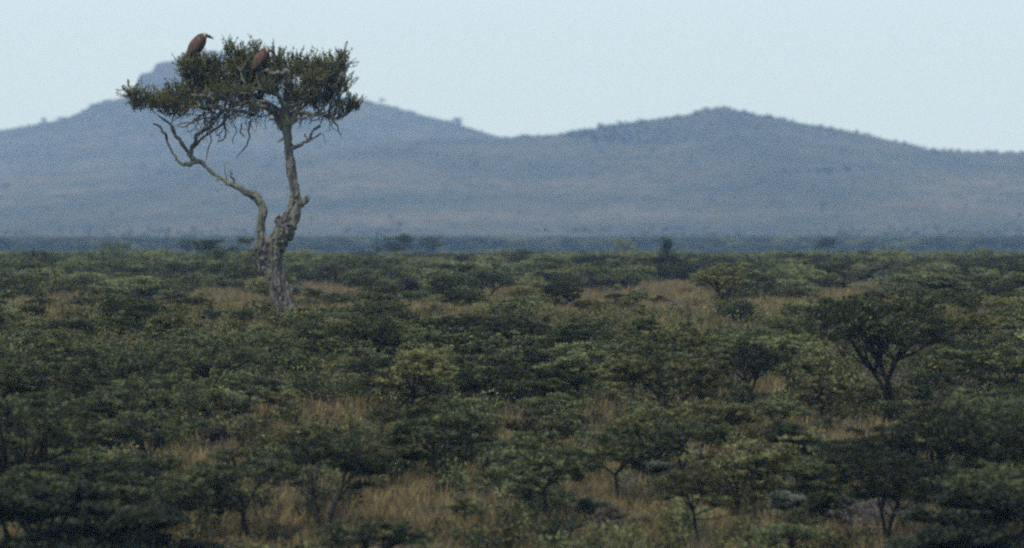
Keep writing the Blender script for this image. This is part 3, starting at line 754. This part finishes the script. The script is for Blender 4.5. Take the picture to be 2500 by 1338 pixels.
put(1935, 1290, 'low grey-green', .95, 1.1, 'low grey-green shrub fringing the front golden grass below the rounded hill')
put(1450, 1296, 'low grey-green', .8, 1.0, 'low grey-green shrub beside the single dark stem in front')
put(1505, 1345, 'dry brown', .75, 1.1, 'dry brown shrub at the bottom edge before the table-topped bush')
put(60, 1470, 'rounded vignette-dark', 1.55, 1.2, 'big vignette-darkened bush filling the bottom corner under the butte', d=156)
put(235, 1480, 'rounded vignette-dark', 1.35, 1.1, 'vignette-darkened bush second in from the bottom corner under the butte', d=155)
put(350, 1420, 'rounded vignette-dark', 1.05, 1.1, 'vignette-darkened bush ending the dark corner thicket under the butte', d=162)
put(40, 1300, 'flat-topped dark', 1.15, 1.1, 'dark flat-topped bush rising behind the vignette-darkened corner thicket', var=6)
put(200, 1330, 'rounded dark', 1.1, 1.0, 'dark rounded bush between the corner thicket and the leaning bush')
put(2330, 1445, 'rounded vignette-dark', 1.1, 1.1, 'vignette-darkened bush in the bottom corner beyond the slanting stem', d=160)
put(2460, 1450, 'rounded vignette-dark', 1.35, 1.2, 'vignette-darkened bush at the very bottom corner beyond the tall thorn tree', d=159)
put(2420, 1300, 'flat-topped dark', 1.1, 1.1, 'dark flat-topped bush over the bottom corner beyond the tall thorn tree', var=5)
put(2250, 1270, 'flat-topped dark', .95, 1.1, 'dark flat-topped bush just behind the slanting dark stem', var=6)
put(1830, 1010, 'flat-topped dark', .72, 1.0, 'dark-stemmed thorn bush by a small tan clearing below the rounded hill', var=6)
put(1915, 1000, 'thin open', .85, 1.0, 'thin thorn bush inside the small tan clearing below the rounded hill', var=0)
put(1770, 772, 'flat-topped olive', .95, 1.0, 'green layered thorn tree standing in the pale grass opening', var=3)
put(1525, 764, 'rounded dark', .62, 1.15, 'dark rounded bush sitting alone on the pale grass opening', var=1)
put(1610, 770, 'dry brown', .55, 1.2, 'dry low bush beside the dark one on the pale grass')
put(1655, 800, 'bare mauve-grey', .75, 1.0, 'bare mauve-grey shrub at the near rim of the pale grass')
put(2275, 770, 'rounded dark', .95, 1.6, 'dark bush with wide spiky boughs behind the tall thorn tree', var=0)
put(965, 752, 'dry brown', 1.05, 1.4, 'brown dry thicket bush behind the lone tree, below the saddle')
put(2485, 735, 'flat-topped dark', .8, 1.0, 'dark thorn tree cut by the picture edge above the scrub', var=6)
put(640, 800, 'low grey-green', .55, 1.0, 'small grey-green shrub against the foot of the lone trunk')
put(770, 752, 'rounded dark', .6, .8, 'small dark bush on pale grass just past the lone trunk')

GRASS = [(790, 1065, 85, 40), (520, 1150, 110, 30), (500, 1245, 70, 40), (1000, 1280, 120, 60), (1000, 1350, 230, 50), (1430, 1200, 80, 50), (1430, 1330, 150, 60), (1930, 1335, 180, 45), (2260, 1330, 60, 30),
         (1250, 1085, 60, 30), (1880, 985, 100, 28), (180, 757, 50, 18), (530, 750, 120, 20), (640, 772, 110, 18), (800, 738, 110, 26), (1000, 730, 60, 14), (1230, 733, 60, 26), (1630, 710, 110, 24), (1620, 742, 170, 18), (1650, 775, 110, 18), (1900, 775, 100, 20), (2130, 722, 90, 20), (2420, 705, 70, 14), (1440, 752, 70, 30), (760, 735, 60, 30), (2060, 745, 110, 22)]
def in_grass(px, row, shrink=1.0):
    return any(((px - a) / (c * shrink)) ** 2 + ((row - b) / (e * shrink)) ** 2 < 1 for a, b, c, e in GRASS)
kinds_w = [('flat-topped green', .30), ('flat-topped olive', .14), ('flat-topped dark', .18), ('rounded dark', .09), ('rounded green', .10), ('thin open', .09), ('low grey-green', .05), ('dry brown', .03), ('bare mauve-grey', .02)]
kn_, kw_ = [k for k, _ in kinds_w], np.array([w for _, w in kinds_w])
prng = np.random.default_rng(42)
WIN = [(400, 650, 728, 775), (735, 800, 715, 760), (1190, 1280, 705, 760), (1390, 1480, 722, 790), (1530, 1720, 695, 742), (1560, 1740, 757, 792), (1850, 1960, 762, 790), (2060, 2210, 690, 738), (130, 230, 735, 775), (2380, 2480, 690, 715),
       (740, 850, 1020, 1075), (880, 1040, 1240, 1338), (1140, 1260, 1290, 1338), (1360, 1470, 1150, 1225), (500, 560, 1100, 1160), (1340, 1430, 1260, 1338), (1800, 2040, 1300, 1338), (1800, 1960, 955, 992), (610, 740, 1215, 1338), (1230, 1280, 1060, 1090), (1560, 1690, 1215, 1338), (2110, 2220, 900, 1040)]
def fill(n, d0, d1, spacing, scl, power=1.0):
    made = tries = 0
    while made < n and tries < 90000:
        tries += 1
        d = d0 + (d1 - d0) * prng.uniform() ** power
        px = prng.uniform(-60, 2560); x = (px - 1250) * d / F
        row = YE - float(z_near(d)) * F / d
        if in_grass(px, row, .9): continue
        kind = prng.choice(kn_, p=kw_ / kw_.sum())
        if px < 450 and row > 1000 and 'green' in kind and prng.uniform() < .5: kind = 'flat-topped dark'  # dark kind swapped in to paint the dim lower-left corner
        H, W0 = PROTO[BYKIND[kind][0]][3:5]
        sc = prng.uniform(*scl)
        top = prng.uniform(690, 775) if px < 420 or px > 2250 else prng.uniform(738, 800)
        if d > 258: top = prng.uniform(690, 745)
        sc = min(sc, max(.22, (row - top) * d / F / H))
        hp = H * sc * F / d; wp = W0 * sc * .46 * F / d
        # keep the trunk of the lone tree and the grass openings in view
        if 600 < px < 770 and 200 < d < 262 and row - hp < 778: continue
        if any(px + wp > a and px - wp < b_ and row > c_ and row - hp < e_ for a, b_, c_, e_ in WIN) and prng.uniform() < .9: continue
        r = W0 * sc * .5
        if any((x - a) ** 2 + (d - b_) ** 2 * .55 < (spacing * (r + c_)) ** 2 for a, b_, c_ in PLACED): continue
        put(px, row, kind, sc, prng.uniform(.9, 1.2)); made += 1
    return made
n0 = fill(92, 166, 208, .54, (.6, .95))
n1 = fill(122, 208, 262, .48, (.45, .88))
n2 = fill(36, 262, 345, .6, (.4, .75))
n3 = fill(300 - len(SPOTS), 345, 440, .75, (.6, .95))
print('bushes', len(SPOTS), n1, n2, n3)

ROWN = [(1250, 'in the front row'), (1120, 'in the second row'), (1000, 'in the middle belt'), (880, 'before the lone tree'), (796, 'level with the lone trunk'), (748, 'in the grass opening'), (0, 'beyond the grass opening')]
COLN = [(330, "below the butte's slope"), (900, 'below the lone tree'), (1380, 'below the saddle'), (1950, 'below the rounded hill'), (2300, 'by the tall thorn tree'), (9999, 'past the tall thorn tree')]
zone = {}
for s in SPOTS:
    if s['label'] is None:
        r_ = next(n for y, n in ROWN if s['row'] >= y); c_ = next(n for x, n in COLN if s['px'] < x)
        zone.setdefault((s['kind'], r_, c_), []).append(s)
for (k_, r_, c_), L_ in zone.items():
    L_.sort(key=lambda s: s['px'])
    for i, s in enumerate(L_):
        wd = 'shrub' if k_.startswith(('low', 'dry', 'bare')) else 'thorn bush'
        s['label'] = f"{k_} {wd} {r_}, {c_}" + (f", {NUMS[i]} along" if len(L_) > 1 else '')
for s in SPOTS:
    ids = BYKIND[s['kind']]
    if s['var'] is not None:
        pi = s['var'] if s['var'] in ids else ids[s['var'] % len(ids)]
    else:
        pi = ids[prng.integers(len(ids))]
    nm = 'shrub' if s['kind'].startswith(('low', 'dry', 'bare')) else 'thorn_bush'
    o = empty(nm, (s['x'], s['d'], tz(s['x'], s['d']) + .02), s['rot'] if s['rot'] is not None else prng.uniform(0, 6.28))
    o.scale = (s['sc'] * s['w'], s['sc'] * s['w'], s['sc'])
    tag(o, s['label'], 'bush', 'thorn bushes on the plain')
    link('trunk', PROTO[pi][1], o); link('crown', PROTO[pi][2], o)

# ------------------------------------------------------------------ far trees one can tell apart
def far_proto(name, style, mt, H, Wd, n, L, seed):
    tr, cr = bush(style, seed, H, Wd, n, L, 2)
    mb = MB(); mb.v = tr.v + cr.v; mb.f = tr.f + [f + tr.n for f in cr.f]; mb.m = tr.m + [m_ + 1 for m_ in cr.m]
    return mb.mesh(name, [M['bark'], M[mt]])
LOD = [far_proto('lod', 'umbrella', 'green', 2.2, 2.9, 1500, .16, 201), far_proto('lod', 'umbrella', 'dark', 2.2, 2.7, 1500, .16, 202), far_proto('lod', 'umbrella', 'olive', 2.0, 2.6, 1300, .16, 203),
       far_proto('lod', 'round', 'dark', 1.7, 2.3, 1500, .17, 204), far_proto('lod', 'round', 'green', 1.6, 2.3, 1500, .17, 205), far_proto('lod', 'round', 'brown', 1.3, 2.0, 900, .16, 206), far_proto('lod', 'umbrella', 'green', 2.6, 2.4, 1300, .16, 207),
       far_proto('lod', 'round', 'grey', 1.2, 1.9, 900, .16, 208)]
def far_tree(px, row, d, wpx, hpx, li, label, cat='tree', group=None, name='far_tree'):
    x = (px - 1250) * d / F
    gz = tz(x, d)
    z = gz if row is None else min(gz, Z(row, d))
    o = link(name, LOD[li], None, (x, d, (gz if row is None else gz)))
    w0, h0 = (2.9, 2.2) if li < 3 or li == 6 else (2.3, 1.6)
    top = Z(row - hpx - 9, d); hh = max(.6, top - gz) if row is not None else hpx * d / F
    ww = wpx * 1.35 * d / F
    o.scale = (ww / w0, ww / w0, hh / h0); o.rotation_euler = (0, 0, random.uniform(0, 6.28))
    tag(o, label, cat, group)
far_tree(545, 612, 820, 140, 27, 4, 'dark domed tree on the bush horizon beside the lone trunk')
far_tree(272, 616, 900, 66, 12, 1, 'flat dark tree topping the bush horizon below the butte hill')
far_tree(962, 612, 950, 62, 24, 0, 'thin umbrella tree topping the bush horizon below the saddle')
far_tree(1050, 614, 1200, 50, 14, 6, 'small umbrella tree on the bush horizon just past the thin one')
far_tree(1633, 612, 850, 54, 28, 4, 'round green tree topping the bush horizon below the rounded hill')
far_tree(1525, 612, 1200, 46, 14, 0, 'small flat tree on the bush horizon before the round green one')
far_tree(2016, 606, 1300, 36, 14, 1, 'little dark flat tree on the bush horizon towards the hill end')
far_tree(460, 616, 1150, 40, 10, 6, 'small umbrella tree on the bush horizon before the dark domed one')
G2 = 'scattered trees on the hills'
def d_on_hill(px, row):
    for d in np.arange(3450, 7000, 8.0):
        x = (px - 1250) * d / F
        if YE - float(terrain(x, d)) * F / d <= row: return float(d)
    return None
def hill_tree(px, row, w, h_, li, label):
    d = d_on_hill(px, row) or (B_D if px < 1200 else A_D)
    x = (px - 1250) * d / F
    o = link('hill_tree', LOD[li], None, (x, d, tz(x, d) - .3))
    w0, h0 = (2.9, 2.2) if li < 3 or li == 6 else (2.3, 1.6)
    o.scale = (w * d / F / w0,) * 2 + (h_ * d / F / h0,); o.rotation_euler = (0, 0, random.uniform(0, 6.28))
    tag(o, label, 'tree', G2)
hill_tree(1121, 306, 30, 20, 3, 'largest tree on the skyline where the butte hill drops to the saddle')
hill_tree(932, 257, 20, 15, 0, 'skyline tree just past the lone tree crown on the butte hill')
hill_tree(109, 301, 14, 14, 3, 'small skyline tree on the long slope before the butte')
hill_tree(1470, 309, 22, 13, 3, 'dark skyline tree on the near shoulder of the rounded hill')
hill_tree(1511, 304, 15, 12, 0, 'thin skyline tree next up the rounded hill shoulder')
hill_tree(1627, 291, 14, 7, 3, 'low skyline bush below the summit of the rounded hill')
hill_tree(2418, 373, 18, 10, 3, 'lone skyline bush on the far tail of the rounded hill')
hill_tree(2285, 384, 20, 11, 3, 'bush just below the skyline on the tail of the rounded hill')
hill_tree(1157, 404, 26, 15, 3, 'lone dark bush on the open slope below the saddle')
hill_tree(394, 425, 15, 11, 3, 'lone bush on the open slope under the lone tree crown')
hill_tree(345, 414, 16, 8, 3, 'bush at the rim of the near slope under the crown tip')
hill_tree(975, 552, 17, 12, 3, 'bush low on the open slope near the lone trunk')
for i, (px, row, w, h_) in enumerate([(1917, 422, 22, 8), (1948, 421, 12, 9), (1976, 420, 10, 10), (1998, 420, 22, 13), (2024, 419, 26, 15), (2070, 416, 24, 17)]):
    hill_tree(px, row, w, h_, 3, ['first flat bush of the dark row across the rounded hill slope', 'second little bush of the dark row across the rounded hill slope', 'third small upright bush of the dark row on the hill slope',
              'fourth bush of the dark row, joined to the widest one', 'widest bush of the dark row across the rounded hill slope', 'last and tallest bush of the dark row on the hill slope'][i])
for i, (px, row, w, h_) in enumerate([(228, 262, 30, 9), (265, 250, 22, 9), (150, 293, 24, 7), (1010, 279, 16, 7), (1700, 284, 22, 10), (1868, 293, 20, 7), (2000, 311, 18, 7), (1595, 375, 16, 9), (1865, 380, 14, 8), (1408, 320, 18, 6), (14, 455, 22, 10)]):
    hill_tree(px, row, w, h_, 3, ['wide skyline bush below the butte cliff', 'skyline bush nearest the foot of the butte cliff', 'low skyline bush halfway along the long slope', 'skyline bush between the two taller trees of the butte hill',
              'dark bush just under the rounded summit', 'skyline bush just down from the rounded summit', 'skyline bush midway down the far side of the rounded hill', 'small bush on the slope below the rounded hill shoulder',
              'small bush on the slope above the dark row', 'low skyline bush where the saddle begins to rise', 'bush on the open slope at the picture edge under the butte'][i])

# ------------------------------------------------------------------ masses nobody could count
mid_col = bpy.data.collections.new('small_bush_shapes')
MIDL = []
for i, (st, mt, H, Wd, nl) in enumerate([('umbrella', 'green', 1.2, 1.7, 3600), ('umbrella', 'dark', 1.1, 1.6, 3600), ('umbrella', 'olive', 1.2, 1.5, 3000), ('round', 'dark', .9, 1.3, 3600), ('sparse', 'green', 1.2, 1.1, 1800), ('round', 'brown', .8, 1.2, 2400)]):
    tr, cr = bush(st, 500 + i, H, Wd, nl, .075, 2)
    mb = MB(); mb.v = tr.v + cr.v; mb.f = tr.f + [f + tr.n for f in cr.f]; mb.m = tr.m + [m_ + 1 for m_ in cr.m]
    mid_col.objects.link(bpy.data.objects.new('small_%02d' % i, mb.mesh('small', [M['bark'], M[mt]])))
lod_col = bpy.data.collections.new('scrub_shapes')
for i, me in enumerate(LOD):
    o = bpy.data.objects.new('shape_%02d' % i, me); lod_col.objects.link(o)
def scatter(name, pts, rot, scl, idx, col, label):
    me = bpy.data.meshes.new(name); n = len(pts)
    me.vertices.add(n); me.vertices.foreach_set('co', np.asarray(pts, np.float32).ravel())
    a = me.attributes.new('rotz', 'FLOAT', 'POINT'); a.data.foreach_set('value', np.asarray(rot, np.float32))
    a = me.attributes.new('scl', 'FLOAT_VECTOR', 'POINT'); a.data.foreach_set('vector', np.asarray(scl, np.float32).ravel())
    a = me.attributes.new('pick', 'INT', 'POINT'); a.data.foreach_set('value', np.asarray(idx, np.int32))
    me.update()
    o = link(name, me); tag(o, label, None, None, 'stuff')
    ng = bpy.data.node_groups.new(name + '_nodes', 'GeometryNodeTree')
    ng.interface.new_socket('Geometry', in_out='INPUT', socket_type='NodeSocketGeometry'); ng.interface.new_socket('Geometry', in_out='OUTPUT', socket_type='NodeSocketGeometry')
    N = ng.nodes; gi = N.new('NodeGroupInput'); go = N.new('NodeGroupOutput'); ip = N.new('GeometryNodeInstanceOnPoints')
    ci = N.new('GeometryNodeCollectionInfo'); ci.inputs[0].default_value = col; ci.inputs[1].default_value = True; ci.inputs[2].default_value = True
    def attr(nm, ty):
        q = N.new('GeometryNodeInputNamedAttribute'); q.data_type = ty; q.inputs[0].default_value = nm; return q.outputs[0]
    cx = N.new('ShaderNodeCombineXYZ'); ng.links.new(attr('rotz', 'FLOAT'), cx.inputs[2])
    ng.links.new(gi.outputs[0], ip.inputs['Points']); ng.links.new(ci.outputs[0], ip.inputs['Instance']); ip.inputs['Pick Instance'].default_value = True
    ng.links.new(attr('pick', 'INT'), ip.inputs['Instance Index']); ng.links.new(cx.outputs[0], ip.inputs['Rotation']); ng.links.new(attr('scl', 'FLOAT_VECTOR'), ip.inputs['Scale'])
    ng.links.new(ip.outputs[0], go.inputs[0])
    md = o.modifiers.new('scatter', 'NODES'); md.node_group = ng
    return o
def field(n, d0, d1, spread, power, keep=None):
    d = d0 + (d1 - d0) * prng.uniform(size=n) ** power
    px = prng.uniform(1250 - 1250 * spread, 1250 + 1250 * spread, n)
    x = (px - 1250) * d / F; row = YE - z_near(d) * F / d
    if keep is not None:
        ok = np.array([keep(a, b_, c_) for a, b_, c_ in zip(px, row, d)]); x, d, px, row = x[ok], d[ok], px[ok], row[ok]
    z = np.array([tz(a, b_) for a, b_ in zip(x, d)])
    return x, d, z
W_LOD = np.array([.26, .18, .16, .12, .12, .06, .07, .03])
def scrub(name, parts, label, w_lod=W_LOD):
    P, S = [], []
    for (x, d, z), (s0, s1) in parts:
        s = prng.uniform(s0, s1, len(x)); w = s * prng.uniform(.9, 1.4, len(x))
        P.append(np.stack([x, d, z], 1)); S.append(np.stack([w, w, s], 1))
    P, S = np.vstack(P), np.vstack(S); n = len(P)
    return scatter(name, P, prng.uniform(0, 6.28, n), S, prng.choice(8, n, p=w_lod), lod_col, label)
off = lambda px, row, d: (px < -80 or px > 2580)
notg = lambda px, row, d: not in_grass(px, row)
scrub('thorn_scrub', [(field(1400, 150, 440, 2.6, .8, off), (.6, 1.1)), (field(420, 352, 450, 1.3, 1, notg), (.35, .7)), (field(1300, 440, 545, 1.5, 1, notg), (.45, .85)), (field(5200, 530, 900, 1.5, .8), (.55, 1.0)), (field(7000, 880, 1500, 1.4, .8), (.6, 1.05)), (field(6000, 1500, 2300, 1.35, .8), (.5, .9))],
      'dense thorn scrub reaching back behind the grass opening')
scrub('hazy_scrub', [(field(17000, 2350, 3400, 1.35, .8), (.9, 2.4))], 'blue hazy strip of far bush at the foot of the hills', np.array([.10, .35, 0, .45, .05, .05, 0, 0]))
# scrub on the hills: skyline fringe, shoulder thicket, foot of the slope
def hill_field(specs):
    P = []
    for (n, a, b_, c_, e) in specs:
        for _ in range(n):
            px, row = prng.uniform(a, b_), prng.uniform(c_, e) if c_ is not None and c_ > 0 else (e + c_ * prng.uniform() ** 3 if c_ is not None else None)
            if row is None:
                D = A_D if (px > 1235) else B_D
                D = D + prng.uniform(-25, 8); x = (px - 1250) * D / F
            else:
                D = d_fast(px, row)
                if D is None: continue
                x = (px - 1250) * D / F
            if c_ is not None and c_ < 0 and mnoise.noise(Vector((x * .02, D * .008, 4.4))) + mnoise.noise(Vector((x * .07, D * .02, 1.4))) * .5 < prng.uniform(-.25, .2): continue
            P.append((x, D, tz(x, D) - .15))
    P = np.array(P); return P[:, 0], P[:, 1], P[:, 2]
_dd = np.arange(3420, 6900, 12.0)
def d_fast(px, row):
    rr = YE - terrain((px - 1250) * _dd / F, _dd) * F / _dd
    k = np.argmax(rr <= row)
    return float(_dd[k]) if rr[k] <= row else None
scrub('hill_scrub', [(hill_field([(200, -300, 1235, None, None), (300, 1235, 2800, None, None), (150, 1440, 1540, 303, 350), (70, 1380, 1450, 318, 336), (60, 1540, 1640, 300, 350), (70, 1640, 1900, 275, 350), (150, -200, 2700, 350, 540), (4200, -200, 2700, -46, 608), (160, -200, 1230, 290, 420)]), (.4, 1.3))],
      'sparse hazy bushes dotted over the hills', np.array([0, 0, 0, .5, .4, .1, 0, 0]))

sb = [field(230, 160, 262, 1.15, .6, notg), field(420, 262, 450, 1.15, .8, notg)]
P = np.vstack([np.stack(p, 1) for p in sb]); n = len(P); w_ = prng.uniform(.6, 1.15, n) * np.interp(P[:, 1], [200, 245, 262, 300], [1, .75, .6, .75])
scatter('small_thorn_scrub', P, prng.uniform(0, 6.28, n), np.stack([w_ * 1.1, w_ * 1.1, w_], 1), prng.choice(6, n, p=[.26, .26, .16, .14, .12, .06]), mid_col, 'small thorn bushes filling the gaps between the larger ones')
# low undergrowth between the bushes
ucol = bpy.data.collections.new('undergrowth_shapes')
for i, (mt, hh, ww, nl) in enumerate([('green', .45, .8, 520), ('olive', .5, .7, 480), ('grey', .4, .7, 420), ('brown', .5, .8, 420), ('dark', .6, .9, 620), ('green', .8, .7, 480), ('mauve', .7, .8, 260), ('olive', .9, .9, 600)]):
    rng = np.random.default_rng(400 + i); mb = MB()
    nst = 14
    for k in range(nst):
        a = rng.uniform(0, 6.28); r_ = ww * .5 * rng.uniform(.1, 1); e = np.array([math.cos(a) * r_, math.sin(a) * r_, hh * rng.uniform(.45, 1)])
        mb.tube([[0, 0, -.05], e * [.4, .4, .6] + rng.uniform(-.05, .05, 3), e], [.008, .006, .003], 3, 0, cap=False)
        m_ = nl // nst; tt = rng.uniform(.3, 1.08, m_)[:, None]
        pos = e * tt + rng.normal(size=(m_, 3)) * .05
        mb.leaves(pos, e + rng.normal(size=(m_, 3)) * .4, rng.uniform(.04, .10, m_) * (.6 if mt == 'mauve' else 1), rng.uniform(.02, .045, m_) * (.4 if mt == 'mauve' else 1), 1)
    o = bpy.data.objects.new('weed_%d' % i, mb.mesh('weed', [M['bark'] if mt != 'mauve' else M['mauve'], M[mt]])); ucol.objects.link(o)
ug = lambda px, row, d: (not in_grass(px, row, .95) and (row < 1010 or prng.uniform() < .22)) or prng.uniform() < (.08 if row > 900 else .3)
P = np.vstack([np.stack(p, 1) for p in (field(10000, 148, 268, 1.2, .8, ug), field(8500, 258, 460, 1.15, .9, ug), field(1500, 150, 300, 2.2, .9, off))]); n = len(P); s = prng.uniform(.6, 1.5, n) * np.interp(P[:, 1], [190, 225, 250, 270, 300], [1, .9, .75, .6, .55])
scatter('undergrowth', P, prng.uniform(0, 6.28, n), np.stack([s * 1.15, s * 1.15, s], 1), prng.choice(8, n, p=[.18, .16, .11, .12, .16, .10, .07, .10]), ucol, 'low weedy undergrowth between the thorn bushes')

# dry grass
M['straw'] = foliage_mat('dry_straw', (.128, .094, .044), (.214, .160, .074), (.310, .235, .110), .6, .35)
M['straw2'] = foliage_mat('dry_straw_grey', (.120, .098, .060), (.180, .148, .090), (.240, .198, .118), .6, .35)
gcol = bpy.data.collections.new('grass_shapes')
for i in range(4):
    rng = np.random.default_rng(300 + i); mb = MB(); n = 46
    a = rng.uniform(0, 6.28, n); r0 = rng.uniform(0, .16, n); hgt = rng.uniform(.22, .62, n)
    b0 = np.stack([np.cos(a) * r0, np.sin(a) * r0, np.full(n, -.03)], 1); bend = rng.uniform(.05, .28, n)
    a2 = a + rng.uniform(-.6, .6, n)
    b1 = b0 + np.stack([np.cos(a2) * bend * .35, np.sin(a2) * bend * .35, hgt * .6], 1); b2 = b0 + np.stack([np.cos(a2) * bend, np.sin(a2) * bend, hgt], 1)
    sd_ = np.stack([-np.sin(a2), np.cos(a2), np.zeros(n)], 1); w = .011
    mb.add(np.stack([b0 - sd_ * w, b0 + sd_ * w, b1 + sd_ * w * .8, b1 - sd_ * w * .8], 1).reshape(-1, 3), np.arange(4 * n).reshape(-1, 4))
    mb.add(np.stack([b1 - sd_ * w * .8, b1 + sd_ * w * .8, b2 + sd_ * w * .25, b2 - sd_ * w * .25], 1).reshape(-1, 3), np.arange(4 * n).reshape(-1, 4))
    o = bpy.data.objects.new('tuft_%d' % i, mb.mesh('tuft', M['straw'] if i < 3 else M['straw2'])); gcol.objects.link(o)
parts = [field(24000, 148, 275, 1.25, .9), field(16000, 275, 560, 1.15, .9), field(2500, 150, 300, 2.2, .9, off)]
P = np.vstack([np.stack(p, 1) for p in parts]); n = len(P); s = prng.uniform(.55, 1.15, n)
scatter('dry_grass', P, prng.uniform(0, 6.28, n), np.stack([s * 1.2, s * 1.2, s], 1), prng.choice(4, n, p=[.27, .27, .26, .2]), gcol, 'golden dry grass between the bushes')

# ------------------------------------------------------------------ haze
m = bpy.data.materials.new('haze_air'); m.use_nodes = True; t = m.node_tree; t.nodes.clear()
om = t.nodes.new('ShaderNodeOutputMaterial'); pv = t.nodes.new('ShaderNodeVolumePrincipled')
pv.inputs['Color'].default_value = (.34, .56, .97, 1); pv.inputs['Density'].default_value = 1.05e-4; pv.inputs['Anisotropy'].default_value = 0.0
pv.inputs['Absorption Color'].default_value = (1, 1, 1, 1)
t.links.new(pv.outputs[0], om.inputs['Volume'])
x0, x1, y0, y1, z0, z1 = -1400, 1400, -420, 7600, -80, 90
v = [(x, y, z) for x in (x0, x1) for y in (y0, y1) for z in (z0, z1)]
me = bpy.data.meshes.new('haze'); me.from_pydata(v, [], [(0, 1, 3, 2), (4, 6, 7, 5), (0, 4, 5, 1), (2, 3, 7, 6), (0, 2, 6, 4), (1, 5, 7, 3)]); me.materials.append(m); me.update()
hz = link('haze', me); tag(hz, 'thin blue haze hanging over the plain and hills', None, None, 'stuff')
